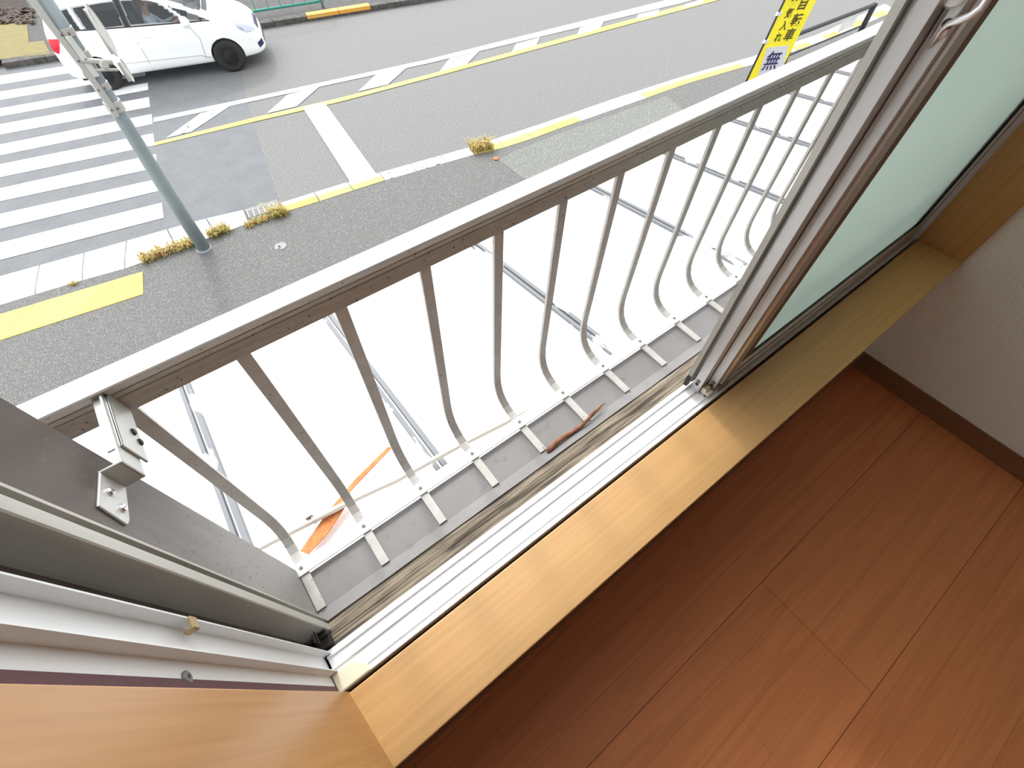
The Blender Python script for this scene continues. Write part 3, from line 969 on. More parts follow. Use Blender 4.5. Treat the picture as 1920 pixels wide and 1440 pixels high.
tactile('tactile_paving', [[(-120, 625), (267, 509), (268, 551), (-120, 676)]], ROAD + 0.078, 'yellow tactile paving strip on the near pavement beside the white dropped kerb', (60, 6))
tactile('tactile_paving', [[(-40, 117), (0, 111), (95, 101), (82, 76), (54, 79), (50, 40), (0, 45), (-40, 50)]], ROAD + 0.142, 'shade-darkened yellow tactile paving across the road behind the white car', None, 'shadeyellow')

# drain grate
c0 = [gr(*q, ROAD + 0.02) for q in ((458, 392), (519, 373.5), (527, 388), (470, 412))]
dr = thing('drain_grate', tuple(c0[0]), 'rusty pale drain grate set in concrete between kerb and weeds', 'drain')
obj('concrete_surround', MB().slab(c0, 0.05), M['concrete'], dr)
g0 = [gr(*q, ROAD + 0.023) for q in ((463.5, 396.5), (513, 382), (519, 391.5), (468, 408.5))]
obj('pit', MB().slab(g0, 0.004), M['pit'], dr)
q4 = lambda s, t: g0[0].lerp(g0[1], s).lerp(g0[3].lerp(g0[2], s), t)
for j in range(8):
    t = j / 7
    obj('bar', MB().tube([q4(0, t) + Vector((0, 0, 0.004)), q4(1, t) + Vector((0, 0, 0.004))], 0.006, 6), M['steel'], dr)
for i in range(6):
    t = i / 5
    obj('cross_bar', MB().tube([q4(t, 0) + Vector((0, 0, 0.006)), q4(t, 1) + Vector((0, 0, 0.006))], 0.008, 6), M['kerb'], dr)

# round survey cap in the pavement
p = gr(526, 461.5, ROAD + 0.07)
cp_ = thing('valve_cover', tuple(p), 'small pale oval metal cover set in the dark pavement', 'cover')
cv = MB().lathe((p.x, p.y, p.z), (0, 0, 1), [(0.098, -0.01), (0.098, 0.004), (0.090, 0.007), (0.084, 0.005), (0.0, 0.005)], 28)
obj('lid', cv, M['castlid'], cp_)
obj('key_slot', MB().box(p.x - 0.035, p.x - 0.005, p.y - 0.02, p.y + 0.012, p.z + 0.004, p.z + 0.008), M['soil'], cp_)
obj('key_slot', MB().box(p.x - 0.065, p.x - 0.015, p.y - 0.055, p.y - 0.045, p.z + 0.004, p.z + 0.008), M['soil'], cp_)


# weeds
def weeds(px0, px1, n, h, spread, mk, label):
    a, b = gr(*px0, ROAD + 0.07), gr(*px1, ROAD + 0.07)
    mb = MB()
    for i in range(n):
        t = random.random()
        p = a.lerp(b, t) + Vector((random.gauss(0, spread * 0.5), random.gauss(0, spread), 0))
        hh = h * random.uniform(0.35, 1.0) * (0.55 + 0.45 * math.sin(t * 9.0 + 1) ** 2)
        an = random.uniform(0, 2 * math.pi)
        d = Vector((math.cos(an), math.sin(an), 0))
        s = d.cross(Vector((0, 0, 1))) * random.uniform(0.003, 0.007)
        l = random.uniform(0.3, 1.1) * hh
        m1 = p + d * l * 0.45 + Vector((0, 0, hh * 0.8))
        e = p + d * l * 1.1 + Vector((0, 0, hh * random.uniform(0.5, 1.0)))
        mb.slot(0 if random.random() < mk else 1)
        mb.poly([p - s, p + s, m1 + s, m1 - s, e], [(0, 1, 2, 3), (3, 2, 4)])
    o = obj('weed_clump', mb, [M['grass0'], M['grass1']])
    return tag(o, label, 'weeds')


weeds((462, 425), (508, 408), 380, 0.10, 0.035, 0.45, 'dry yellow weeds spilling over the drain grate')
weeds((513, 406), (537, 398), 380, 0.20, 0.05, 0.7, 'tall greenish weed tuft at the right end of the drain grate')
weeds((268, 490), (345, 462), 620, 0.17, 0.05, 0.3, 'long strip of brown dry weeds left of the grey pole foot')
weeds((345, 463), (378, 452), 330, 0.17, 0.045, 0.45, 'dry weeds directly at the back of the grey pole foot')
weeds((395, 443), (430, 430), 420, 0.18, 0.045, 0.5, 'yellow weed tuft right of the grey pole foot')
weeds((886, 284), (922, 276), 460, 0.26, 0.06, 0.45, 'round brown weed clump on the kerb before the pale pavement patch')
weeds((132, 535), (146, 531), 50, 0.08, 0.02, 0.6, 'tiny weed tuft between white kerb and yellow tactile strip')
weeds((470, 27), (486, 24), 50, 0.18, 0.06, 0.9, 'small green weed on the far kerb in front of the white car')
# stones and leaves
for k, (u, v) in enumerate(((930, 298),)):
    p = gr(u, v, ROAD + 0.07)
    st = MB().lathe(p, (0, 0, 1), [(0.03, -0.005), (0.06, 0.012), (0.03, 0.03)], 9)
    tag(obj('litter_scrap', st, M['splinter']), 'small orange scrap lying beside the round weed clump', 'litter')

# soil bed and leaves at the far left
sb = MB().slab([gr(*q, ROAD + 0.16) for q in ((-40, 48), (0, 40), (60, 33), (62, 27), (46, 0), (40, -20), (-40, -20))], 0.04)
struct('soil_bed', sb, M['soil'])
lv = MB()
for i in range(160):
    p = gr(random.uniform(-5, 62), random.uniform(14, 42), ROAD + 0.175)
    a = random.uniform(0, 6.28)
    d, s = Vector((math.cos(a), math.sin(a), random.uniform(-0.2, 0.4))) * 0.10, Vector((-math.sin(a), math.cos(a), random.uniform(-0.3, 0.3))) * 0.05
    lv.poly([p - d, p - s, p + d, p + s], [(0, 1, 2, 3)])
tag(obj('fallen_leaves', lv, M['leaf']), 'brown fallen leaves along the soil bed across the road', 'leaves', kind='stuff')

# green pipe fence across the road
fz = ROAD + 0.13
fq = gr(606, 14, fz)
fd = (fp[3] - fp[2]).normalized()
fd = Vector((fd.x, fd.y, 0)).normalized()
fen = thing('pipe_fence', tuple(fq), 'green painted pipe fence on the far pavement beyond the white car', 'fence')
h0 = 0.10
pr = on(480, 15.5, 1, fq.y + 0.55)
zr0 = pr.z
r0 = Vector((fq.x, fq.y, zr0 + 0.0))
rail = MB().tube([fq + Vector((0, 0, zr0 - fz)) - fd * 5.0, fq + Vector((0, 0, zr0 - fz)) + fd * 0.06], 0.030, 10)
obj('rail', rail, M['green'], fen, smooth=True)
obj('rail', MB().tube([fq + Vector((0, 0, 0.92)) - fd * 5.0, fq + Vector((0, 0, 0.92)) + fd * 0.06], 0.03, 10), M['green'], fen, smooth=True)
for k in range(3):
    b = fq - fd * (k * 2.4)
    obj('post', MB().tube([b, b + Vector((0, 0, 0.95))], 0.038, 10), M['pole'], fen, smooth=True)
for k in range(14):
    b = fq - fd * (0.45 + 0.33 * k) + Vector((0, 0, zr0 - fz))
    obj('picket', MB().tube([b + Vector((0, 0, 0.0)), b + fd * 0.05 * math.sin(k) + Vector((0, 0, 0.92 - (zr0 - fz)))], 0.009, 6), M['green'], fen)

# ------------------------------------------------------------------ grey signal pole with hardware
pb = Vector((-0.315, 7.70, ROAD + 0.07))
po = thing('street_pole', tuple(pb), 'blue grey steel pole with clamped sign hardware standing in weeds at the kerb', 'pole')
obj('shaft', MB().tube([pb + Vector((0, 0, -0.05)), pb + Vector((0.02, 0, 1.0)), pb + Vector((0.075, 0, 2.2)), pb + Vector((0.10, 0, 4.6))], [0.098, 0.092, 0.078, 0.072], 24), M['pole'], po, smooth=True)
obj('foot_ring', MB().lathe(pb, (0, 0, 1), [(0.115, -0.02), (0.112, 0.02), (0.098, 0.03)], 20), M['pole'], po)
PX, PY = pb.x + 0.07, pb.y


def yplane(u, v, y):
    return on(u, v, 1, y)


for z0, z1, r in ((-2.02, -1.90, 0.094), (-1.78, -1.70, 0.088), (-1.50, -1.38, 0.092), (-1.24, -1.16, 0.086)):
    xx = pb.x + 0.075 + 0.025 * (z0 + 2.0) / 2.4
    b = MB().lathe((xx, PY, z0), (0, 0, 1), [(r * 0.85, 0), (r, 0.004), (r, z1 - z0 - 0.004), (r * 0.85, z1 - z0)], 20)
    cb_ = obj('clamp_band', b, M['signback'], po)
    for dx, d0, d1 in ((0.02, 0.03, 0.01), (-0.05, 0.02, 0.02)):
        obj('bolt', MB().tube([(xx + dx, PY - r - d0, (z0 + z1) / 2), (xx + dx, PY - r + d1, (z0 + z1) / 2)], 0.011, 8), M['screw'], cb_)
# long channel box strapped to the pole's left side
ch = MB().loft([[(x - 0.030, PY - 0.105, z), (x + 0.034, PY - 0.105, z), (x + 0.034, PY - 0.055, z), (x - 0.030, PY - 0.055, z)] for x, z in ((-0.285, -2.05), (-0.27, -1.85), (-0.285, -1.50), (-0.32, -1.10), (-0.335, -0.82))])
obj('channel_box', ch, M['signback'], po, bevel=0.008, label='pale channel box strapped along the pole')
lbl = MB().loft([[(x + 0.030, PY - 0.107, z), (x + 0.095, PY - 0.095, z), (x + 0.095, PY - 0.07, z), (x + 0.030, PY - 0.07, z)] for x, z in ((-0.280, -1.62), (-0.285, -1.45), (-0.30, -1.22))])
obj('white_plate', lbl, M['kerb'], po, bevel=0.008)
am = MB().tube([(PX - 0.02, PY - 0.10, -1.44), (0.01, PY - 0.10, -1.52)], 0.026, 10).tube([(PX, PY - 0.08, -1.55), (0.02, PY - 0.10, -1.60)], 0.014, 8)
am.lathe((-0.085, PY - 0.12, -1.52), (0.3, -1, 0.2), [(0.045, -0.02), (0.045, 0.02), (0.03, 0.03)], 14)
obj('bracket_arm', am, M['signback'], po)


def disc(zc, r, x, y, name):
    # round sign seen edge on: a thin dished plate with a stiffening channel at its back
    n = Vector((1.0, -0.16, 0.05)).normalized()
    d = MB().lathe((x, y, zc), n, [(r, 0.0), (r + 0.004, 0.006), (r, 0.012), (r * 0.97, 0.004), (0.0, 0.004)], 36)
    o = obj(name, d, M['signback'], po, label='round sign plate seen edge on' if r > 0.2 else None)
    k = MB().box(x - 0.045, x - 0.002, y - 0.03, y + 0.03, zc - r * 0.88, zc + r * 0.85)
    obj('stiffener', k, M['signback'], o)


disc(-1.235, 0.235, 0.085, 7.60, 'sign_plate')
disc(-1.625, 0.115, 0.088, 7.60, 'sign_plate')

# ------------------------------------------------------------------ black barrier rail at the upper right
b0, b1 = gr(1640, 8.5, -3.38), gr(1500, 62.5, -3.38)
dvec = (b1 - b0).normalized()
bar_ = thing('barrier_rail', (b0.x, b0.y, ROAD + 0.07), 'black steel barrier with two rails on the pavement beyond the yellow banner', 'barrier')
obj('top_bar', MB().tube([b0, b0 + dvec * 3.3], 0.045, 10), M['black'], bar_)
obj('lower_bar', MB().tube([b0 + Vector((0, 0, -0.42)), b0 + dvec * 3.3 + Vector((0, 0, -0.42))], 0.022, 8), M['black'], bar_)
for k in (0, 3.28):
    q = b0 + dvec * k
    obj('post', MB().box(q.x - 0.05, q.x + 0.05, q.y - 0.05, q.y + 0.05, ROAD + 0.07, b0.z + 0.03), M['black'], bar_)
q = b0 + dvec * 0.75 + Vector((0, 0.05, -0.42))
obj('plate', MB().box(q.x - 0.42, q.x + 0.28, q.y - 0.01, q.y + 0.01, q.z + 0.05, q.z + 0.35), M['kerb'], bar_)

# ------------------------------------------------------------------ yellow banner on a black pole
T0, T1 = on(1471, 0, 1, 3.557), on(1399.5, 152, 1, 3.557)
pd = (T1 - T0).normalized()
W = Vector((0.89710093, -0.44182567, 0.0))
N = W.cross(pd).normalized()
if N.dot(CAM - T0) < 0:
    N = -N


def onban(u, v, up=0.0):
    d = ray(u, v)
    o = T0 + N * up
    return CAM + d * (N.dot(o - CAM) / N.dot(d))


foot = T0 + pd * ((ROAD + 0.07 - T0.z) / pd.z)
top = T0 - pd * 0.95
ban = thing('advertising_banner', tuple(foot), 'tall yellow banner with Japanese lettering on a black pole behind the white rail', 'banner')
obj('pole', MB().tube([foot, top], 0.013, 10), M['black'], ban, smooth=True)
obj('base', MB().lathe(foot, (0, 0, 1), [(0.2, 0), (0.2, 0.04), (0.16, 0.09), (0.03, 0.11)], 20), M['black'], ban)
L0, L1 = T0 - pd * 0.88 + W * 0.022, T0 + pd * 1.10 + W * 0.022
cw = 0.435
cl_ = MB()
rings = []
for i in range(25):
    c = L0.lerp(L1, i / 24)
    r = []
    for j in range(9):
        q = c + W * (cw * j / 8) + N * (0.006 * math.sin(i * 0.5 + j * 0.7) - 0.010)
        r.append(q)
    rings.append(r + [x - N * 0.002 for x in reversed(r)])
cl_.loft(rings)
obj('cloth', cl_, M['bannery'], ban, smooth=False)
for s in (-0.6, 0.135, 0.42, 0.9):
    c = T0 + pd * s
    obj('loop', MB().loft([[c + pd * e + W * -0.018 + N * 0.016, c + pd * e + W * 0.05 + N * 0.004, c + pd * e + W * 0.05 - N * 0.018, c + pd * e + W * -0.018 - N * 0.016] for e in (-0.018, 0.018)]), M['bannerw'], ban)
patch = [onban(u, v, 0.001) for u, v in ((1438.4, 89), (1479, 85), (1469, 124), (1455, 165), (1414, 176), (1420.7, 142))]
obj('white_panel', MB().loft([[p - N * 0.002 for p in patch], patch]), M['bannerw'], ban)


def glyph(ch, u, v, size, m, up, sx=1.0):
    cu = bpy.data.curves.new('glyph', 'FONT')
    cu.body = ch
    cu.size = size
    cu.extrude = 0.0012
    cu.offset = 0.0030 if size < 0.2 else 0.0012
    cu.align_x = 'CENTER'
    cu.align_y = 'CENTER'
    to = bpy.data.objects.new('glyph', cu)
    COL.objects.link(to)
    dg = bpy.context.evaluated_depsgraph_get()
    me = bpy.data.meshes.new_from_object(to.evaluated_get(dg))
    bpy.data.objects.remove(to)
    c = onban(u, v, up)
    xs = [w_.co.x for w_ in me.vertices]
    ys = [w_.co.y for w_ in me.vertices]
    cx, cy = ((min(xs) + max(xs)) / 2, (min(ys) + max(ys)) / 2) if xs else (0, 0)
    rt = root_of(ban)
    for w_ in me.vertices:
        q = c + W * ((w_.co.x - cx) * sx) - pd * (w_.co.y - cy) + N * w_.co.z
        w_.co = q - rt
    me.name = 'letter'
    me.materials.clear()
    me.materials.append(m)
    o = bpy.data.objects.new('letter', me)
    COL.objects.link(o)
    o.parent = ban
    return o


BIG, SML = 0.138, 0.108
for ch, u, v in (('自', 1507, 6), ('転', 1494, 37), ('車', 1480.5, 65)):
    glyph(ch, u, v, BIG, M['ink'], 0.002)
for ch, u, v in (('空', 1490, 1), ('気', 1480, 24.5), ('入', 1470, 48), ('れ', 1459.5, 70)):
    glyph(ch, u, v, SML, M['ink'], 0.002, 0.85)
glyph('無', 1448.5, 113.5, 0.235, M['inkblue'], 0.004, 0.95)

# ------------------------------------------------------------------ white car
FW, RW = gr(443, 135), gr(213, 171)
hd = (FW - RW)
CS = hd.length / 2.53
ang = math.atan2(hd.y, hd.x)
mid = (FW + RW) / 2
side = Vector((-math.sin(ang), math.cos(ang), 0))
org = mid + side * (0.83 * CS)
car = thing('car', (org.x, org.y, ROAD), 'white hatchback car driving over the crossing on the far lane', 'car', rotz=ang)


def ip(tab, x):
    for (a, p), (b, q) in zip(tab[:-1], tab[1:]):
        if x <= b:
            t = max(0.0, (x - a) / (b - a))
            return p + (q - p) * t
    return tab[-1][1]


TOP = [(-1.92, 0.72), (-1.88, 0.98), (-1.74, 1.30), (-1.58, 1.42), (-1.2, 1.485), (-0.6, 1.525), (-0.2, 1.525), (0.2, 1.475), (0.75, 1.26), (1.15, 1.06), (1.30, 0.995), (1.5, 0.945), (1.8, 0.845), (1.97, 0.74), (2.07, 0.60), (2.10, 0.45)]
WID = [(-1.92, 0.60), (-1.86, 0.72), (-1.7, 0.80), (-1.2, 0.843), (0.0, 0.845), (1.2, 0.843), (1.55, 0.82), (1.80, 0.75), (1.95, 0.66), (2.05, 0.54), (2.10, 0.44)]
BELT = [(-1.92, 0.66), (-1.86, 0.92), (-1.6, 1.02), (-0.8, 0.99), (0.4, 0.955), (1.05, 0.93), (1.5, 0.875), (1.8, 0.79), (1.97, 0.69), (2.07, 0.56), (2.10, 0.42)]
GIN = [(-1.92, 0.86), (-1.7, 0.76), (-1.2, 0.70), (0.2, 0.70), (0.9, 0.76), (1.15, 0.84), (2.1, 0.88)]
BOT = [(-1.92, 0.40), (-1.85, 0.26), (-1.5, 0.19), (1.6, 0.19), (1.95, 0.20), (2.06, 0.24), (2.10, 0.30)]
rings = []
xs = [-1.92 + i * (4.02 / 66) for i in range(67)]
for x in xs:
    w, zt, zb, g, z0 = ip(WID, x), ip(TOP, x), ip(BELT, x), ip(GIN, x), ip(BOT, x)
    zb = min(zb, zt - 0.02)
    h = zb - z0
    half = [(w * 0.90, z0), (w * 0.975, z0 + h * 0.10), (w * 0.995, z0 + h * 0.28), (w * 0.985, z0 + h * 0.45), (w, z0 + h * 0.64), (w * 0.99, z0 + h * 0.84), (w * 0.955, zb), (w * (0.955 * 0.45 + g * 0.55), zb + (zt - zb) * 0.55), (w * g, zt - (zt - zb) * 0.12), (w * g * 0.72, zt - 0.008 * (1 if zt - zb > 0.1 else 0.2)), (w * g * 0.3, zt)]
    rings.append([(x * CS, -a * CS, b * CS) for a, b in half] + [(x * CS, a * CS, b * CS) for a, b in reversed(half)])
bd = MB().loft(rings)
tmp = obj('tmp_body', bd, M['carwhite'], smooth=True)
ss = tmp.modifiers.new('s', 'SUBSURF')
ss.levels = ss.render_levels = 2
cut = MB()
for ax in (1.265, -1.265):
    for sy in (-1, 1):
        cut.lathe((ax * CS, sy * 0.55 * CS, 0.315 * CS), (0, sy, 0), [(0.338 * CS, 0), (0.338 * CS, 0.5 * CS)], 40)
ct = obj('tmp_cut', cut, M['cabin'])
bo = tmp.modifiers.new('b', 'BOOLEAN')
bo.operation = 'DIFFERENCE'
bo.object = ct
bo.solver = 'EXACT'
dg = bpy.context.evaluated_depsgraph_get()
bme = bpy.data.meshes.new_from_object(tmp.evaluated_get(dg))
bpy.data.objects.remove(tmp)
bpy.data.objects.remove(ct)
bm = bmesh.new()
bm.from_mesh(bme)
BV = BVHTree.FromBMesh(bm)


def inside(poly, x, y):
    c = False
    for (x1, y1), (x2, y2) in zip(poly, poly[1:] + poly[:1]):
        if (y1 > y) != (y2 > y) and x < (x2 - x1) * (y - y1) / (y2 - y1) + x1:
            c = not c
    return c


WIN = {'front_side_window': [(0.74, 0.990), (-0.32, 1.035), (-0.30, 1.425), (0.05, 1.425), (0.42, 1.29)],
       'quarter_window': [(1.17, 0.970), (0.79, 0.992), (0.49, 1.265), (0.66, 1.20), (0.95, 1.075)],
       'rear_side_window': [(-0.37, 1.037), (-1.10, 1.065), (-1.16, 1.405), (-0.36, 1.428)],
       'rear_quarter_window': [(-1.15, 1.067), (-1.45, 1.095), (-1.66, 1.19), (-1.60, 1.30), (-1.40, 1.38), (-1.21, 1.402)]}
SHIELD = [(-0.66, 1.075), (0.66, 1.075), (0.56, 1.43), (-0.56, 1.43)]


def shrink(poly, k):
    cx, cy = sum(p[0] for p in poly) / len(poly), sum(p[1] for p in poly) / len(poly)
    return [(cx + (p[0] - cx) * k, cy + (p[1] - cy) * k) for p in poly]


holes = [shrink(q, 0.90) for q in WIN.values()]
hs = shrink(SHIELD, 0.90)
dead = []
for f in bm.faces:
    c = f.calc_center_median() / CS
    if abs(c.y) > 0.45 and any(inside(q, c.x, c.z) for q in holes):
        dead.append(f)
    elif c.x > 0.15 and c.z > 1.05 and abs(c.y) < 0.6 and f.normal.x > 0.2 and inside(hs, c.y, c.z):
        dead.append(f)
bmesh.ops.delete(bm, geom=dead, context='FACES')
bm.to_mesh(bme)
bm.free()
bme.name = 'body'
bme.materials.clear()
bme.materials.append(M['carwhite'])
for p in bme.polygons:
    p.material_index = 0
    p.use_smooth = True
body = bpy.data.objects.new('body', bme)
COL.objects.link(body)
body.parent = car


def panel(name, poly, m, sy, parent=car, off=0.006, front=False, cuts=5, label=None):
    b = bmesh.new()
    vs = [b.verts.new((p[0] * CS, p[1] * CS, 0)) for p in poly]
    f = b.faces.new(vs)
    bmesh.ops.triangulate(b, faces=[f])
    bmesh.ops.subdivide_edges(b, edges=b.edges[:], cuts=cuts, use_grid_fill=True)
    bmesh.ops.triangulate(b, faces=b.faces[:])
    for v in b.verts:
        if front:
            o, d = Vector((4.0, v.co.x, v.co.y)), Vector((-1, 0, 0))
        else:
            o, d = Vector((v.co.x, sy * 3.0, v.co.y)), Vector((0, -sy, 0))
        loc, nor, _, _ = BV.ray_cast(o, d)
        if loc is None:
            loc, nor, _, _ = BV.find_nearest(Vector((0.95 * CS, v.co.x, v.co.y)) if front else Vector((v.co.x, sy * 0.7 * CS, v.co.y)))
        v.co = loc + nor * off
    me = bpy.data.meshes.new(name)
    b.to_mesh(me)
    b.free()
    me.materials.append(m)
    for p in me.polygons:
        p.use_smooth = True
    o = bpy.data.objects.new(name, me)
    COL.objects.link(o)
    o.parent = parent
    if label:
        o['label'] = label
    return o


for sy in (-1, 1):
    for nme, q in WIN.items():
        panel(nme, q, M['carglass'], sy)
    panel('door_pillar', [(-0.29, 1.025), (-0.40, 1.028), (-0.39, 1.435), (-0.27, 1.435)], M['cabin'], sy, off=0.004)
    panel('window_trim', [(1.19, 0.955), (-1.45, 1.075), (-1.45, 1.102), (-0.35, 1.045), (0.74, 0.998), (1.16, 0.975)], M['cabin'], sy, off=0.003)
    panel('headlamp', [(1.60, 0.865), (1.86, 0.80), (1.985, 0.715), (1.99, 0.655), (1.80, 0.665), (1.68, 0.75)], M['lampglass'], sy, label='clear swept back headlamp')
    panel('tail_lamp', [(-1.60, 0.99), (-1.86, 0.98), (-1.895, 0.80), (-1.78, 0.74), (-1.70, 0.84)], M['red'], sy, label='red tail lamp')
    panel('fog_lamp', [(1.93, 0.43), (2.045, 0.47), (2.055, 0.36), (1.95, 0.33)], M['indigo'], sy)
    panel('sill_crease', [(0.95, 0.31), (0.70, 0.40), (-0.75, 0.45), (-0.75, 0.462), (0.72, 0.412), (0.99, 0.318)], M['steel'], sy, off=0.002)
    panel('door_seam', [(-0.30, 0.28), (-0.31, 1.02), (-0.318, 1.02), (-0.308, 0.28)], M['kerbgrey'], sy, off=0.001)
    panel('door_seam', [(0.80, 0.33), (0.86, 0.70), (0.72, 1.0), (0.712, 1.0), (0.852, 0.70), (0.792, 0.33)], M['kerbgrey'], sy, off=0.001)
    hb = MB().tube([(x * CS, sy * (0.845 + dy) * CS, z * CS) for x, dy, z in ((-0.22, 0.0, 0.86), (-0.19, 0.02, 0.862), (-0.06, 0.02, 0.857), (-0.03, 0.0, 0.855))], 0.012 * CS, 8)
    obj('door_handle', hb, M['carwhite'], car, local=True, smooth=True)
    mr = MB().lathe((0.72 * CS, sy * 0.93 * CS, 1.035 * CS), (1, 0, 0), [(0.02, -0.07 * CS), (0.085 * CS, -0.06 * CS), (0.105 * CS, 0.0), (0.085 * CS, 0.06 * CS), (0.03, 0.095 * CS)], 20)
    mr.tube([(0.76 * CS, sy * 0.80 * CS, 0.985 * CS), (0.73 * CS, sy * 0.90 * CS, 1.0 * CS)], 0.03 * CS, 8)
    obj('wing_mirror', mr, M['carwhite'], car, local=True, smooth=True)
    for ax in (1.265, -1.265):
        y1 = sy * 0.835 * CS
        R_ = 0.305 * CS
        wc = (ax * CS, y1, R_)
        n = (0, -sy, 0)
        ty = MB().lathe(wc, n, [(0.195 * CS, 0.004), (0.245 * CS, -0.006), (0.288 * CS, 0.006), (R_, 0.03), (R_, 0.17), (0.28 * CS, 0.19), (0.195 * CS, 0.19)], 44)
        wh = obj('wheel', ty, M['tyre'], car, local=True, smooth=True)
        rm = MB().lathe(wc, n, [(0.198 * CS, 0.004), (0.19 * CS, 0.010), (0.182 * CS, 0.06), (0.05, 0.07), (0.0, 0.07)], 40)
        for k in range(10):
            a = k * math.pi / 5
            d1, d2 = Vector((math.cos(a), 0, math.sin(a))), Vector((-math.sin(a), 0, math.cos(a)))
            c = Vector(wc)
            nn = Vector(n)
            rm.loft([[c + d1 * r_ + d2 * w_ + nn * t_ for w_, t_ in ((-hw, 0.03), (hw, 0.03), (hw, 0.012), (-hw, 0.012))] for r_, hw in ((0.03 * CS, 0.016), (0.19 * CS, 0.010))])
        rm.lathe(Vector(wc) + Vector(n) * 0.012, (0, sy, 0), [(0.045 * CS, -0.02), (0.045 * CS, 0.004), (0.03 * CS, 0.008)], 16)
        obj('rim', rm, M['rim'], wh, local=True)
panel('windscreen', SHIELD, M['carglass'], 1, front=True, cuts=7)
panel('cowl', [(-0.70, 1.045), (0.70, 1.045), (0.67, 1.085), (-0.67, 1.085)], M['cabin'], 1, front=True, off=0.004, cuts=4)
panel('grille', [(-0.40, 0.60), (0.40, 0.60), (0.36, 0.70), (-0.36, 0.70)], M['indigo'], 1, front=True, cuts=4)
panel('lower_grille', [(-0.36, 0.34), (0.36, 0.34), (0.38, 0.46), (-0.38, 0.46)], M['indigo'], 1, front=True, cuts=4)
cbn = MB().box(-1.70 * CS, 0.95 * CS, -0.70 * CS, 0.70 * CS, 0.22 * CS, 0.26 * CS)
cbn.box(0.72 * CS, 0.95 * CS, -0.70 * CS, 0.70 * CS, 0.3 * CS, 0.93 * CS)
cbn.box(-1.70 * CS, 0.9 * CS, 0.68 * CS, 0.72 * CS, 0.26 * CS, 0.96 * CS)
cbn.box(-1.70 * CS, 0.9 * CS, -0.72 * CS, -0.68 * CS, 0.26 * CS, 0.96 * CS)
cbn.box(-1.72 * CS, -1.66 * CS, -0.66 * CS, 0.66 * CS, 0.26 * CS, 1.0 * CS)
obj('cabin_floor', cbn, M['cabin'], car, local=True)
for x, y in ((-0.18, -0.36), (-0.18, 0.36), (-1.05, -0.36), (-1.05, 0.36)):
    s = MB()
    s.loft([[((x + a) * CS, (y + b) * CS, z * CS) for a, b in ((-0.02, -0.23), (0.48, -0.23), (0.48, 0.23), (-0.02, 0.23))] for z in (0.28, 0.50, 0.55)])
    s.loft([[((x + a + d) * CS, (y + b) * CS, z * CS) for a, b in ((-0.08, -w_), (0.06, -w_), (0.06, w_), (-0.08, w_))] for z, d, w_ in ((0.50, 0.0, 0.23), (0.80, -0.06, 0.24), (1.08, -0.14, 0.20), (1.10, -0.15, 0.11), (1.30, -0.19, 0.11))])
    obj('seat', s, M['cabin'], car, local=True, bevel=0.02)
sw = MB().tube([Vector(((0.55 + 0.07 * math.sin(a)) * CS, (-0.36 + 0.17 * math.cos(a)) * CS, (0.88 + 0.16 * math.sin(a)) * CS)) for a in [k * math.pi / 10 for k in range(21)]], 0.014 * CS, 8)
sw.tube([(0.56 * CS, -0.36 * CS, 0.88 * CS), (0.74 * CS, -0.36 * CS, 0.80 * CS)], 0.03 * CS, 8)
obj('steering_wheel', sw, M['cabin'], car, local=True)

# ------------------------------------------------------------------ driver
Rz = Matrix.Rotation(ang, 3, 'Z')
cb0 = Vector((org.x, org.y, ROAD))


def cw_(x, y, z):
    return Rz @ Vector((x * CS, y * CS, z * CS)) + cb0


drv = thing('person', tuple(cw_(0.08, -0.36, 0.55)), 'driver in a pale blue shirt seated at the wheel of the white car', 'person')
V, EG, RA = [], [], []


def node(p, r, par=None):
    V.append(cw_(*p) - drv.location)
    RA.append(r)
    if par is not None:
        EG.append((par, len(V) - 1))
    return len(V) - 1


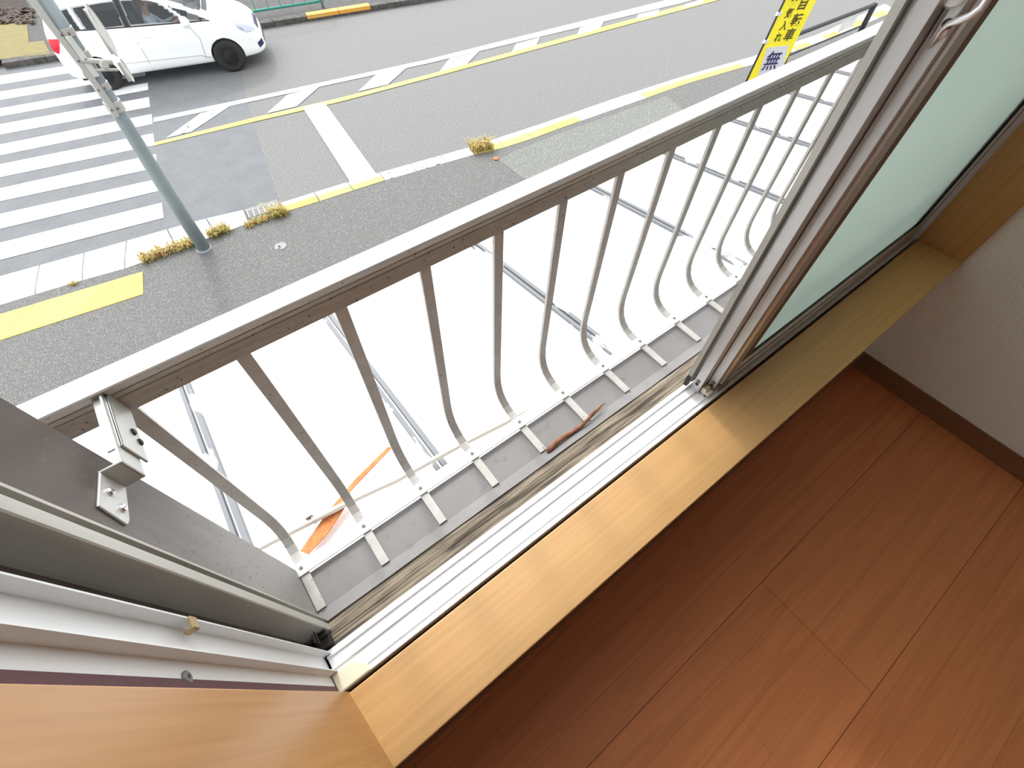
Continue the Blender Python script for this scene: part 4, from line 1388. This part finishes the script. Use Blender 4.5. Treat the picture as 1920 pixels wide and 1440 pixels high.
pe = node((0.06, -0.36, 0.62), 0.135)
ws = node((0.03, -0.36, 0.78), 0.125, pe)
chs = node((0.00, -0.36, 0.98), 0.135, ws)
nk_ = node((0.01, -0.36, 1.125), 0.055, chs)
hd0 = node((0.035, -0.36, 1.20), 0.075, nk_)
hd1 = node((0.045, -0.36, 1.27), 0.092, hd0)
node((0.04, -0.36, 1.34), 0.070, hd1)
node((0.135, -0.36, 1.255), 0.018, hd1)
for sy in (-1, 1):
    sh = node((0.01, -0.36 + sy * 0.19, 1.04), 0.062, chs)
    el = node((0.20, -0.36 + sy * 0.25, 0.84), 0.046, sh)
    wr = node((0.46, -0.36 + sy * 0.18, 0.93), 0.030, el)
    pm = node((0.53, -0.36 + sy * 0.17, 0.955), 0.030, wr)
    for k in range(4):
        f1 = node((0.585, -0.36 + sy * (0.165 + 0.004 * k), 0.995 - 0.020 * k), 0.009, pm)
        node((0.600 - 0.004 * k, -0.36 + sy * 0.145, 0.985 - 0.020 * k), 0.008, f1)
    th_ = node((0.545, -0.36 + sy * 0.14, 0.985), 0.010, wr)
    node((0.565, -0.36 + sy * 0.135, 1.005), 0.008, th_)
    kn = node((0.48, -0.36 + sy * 0.12, 0.66), 0.070, pe)
    an_ = node((0.64, -0.36 + sy * 0.11, 0.34), 0.042, kn)
    node((0.70, -0.36 + sy * 0.11, 0.315), 0.036, an_)
me = bpy.data.meshes.new('body')
me.from_pydata(V, EG, [])
tb_ = bpy.data.objects.new('tmp_person', me)
COL.objects.link(tb_)
sk = tb_.modifiers.new('skin', 'SKIN')
for d, r in zip(me.skin_vertices[0].data, RA):
    d.radius = (r * CS, r * CS)
me.skin_vertices[0].data[0].use_root = True
sb_ = tb_.modifiers.new('sub', 'SUBSURF')
sb_.levels = sb_.render_levels = 1
dg = bpy.context.evaluated_depsgraph_get()
pm_ = bpy.data.meshes.new_from_object(tb_.evaluated_get(dg))
bpy.data.objects.remove(tb_)
pm_.materials.clear()
pm_.materials.append(M['skin'])
pm_.materials.append(M['shirt'])
pm_.materials.append(M['cabin'])
inv = Rz.transposed()
for p in pm_.polygons:
    p.use_smooth = True
    c = inv @ (p.center + drv.location - cb0) / CS
    p.material_index = 2 if c.z < 0.70 and c.x > -0.1 and not (c.x < 0.17 and c.z > 0.62) else (1 if c.z < 1.10 and c.x < 0.42 else 0)
pbody = bpy.data.objects.new('body', pm_)
COL.objects.link(pbody)
pbody.parent = drv
hr = MB()
hc = Vector((0.030, -0.36, 1.29))
rings = []
for i in range(9):
    a = math.radians(-25 + i * 115 / 8)
    rings.append([cw_(hc.x - 0.01 + 0.108 * math.cos(a) * math.cos(t) * (0.72 if math.cos(t) > 0.3 and a < 0.6 else 1.0), hc.y + 0.100 * math.cos(a) * math.sin(t), hc.z + 0.105 * math.sin(a)) for t in [k * math.pi / 9 for k in range(18)]])
hr.loft(rings)
obj('hair', hr, M['hair'], drv, smooth=True)
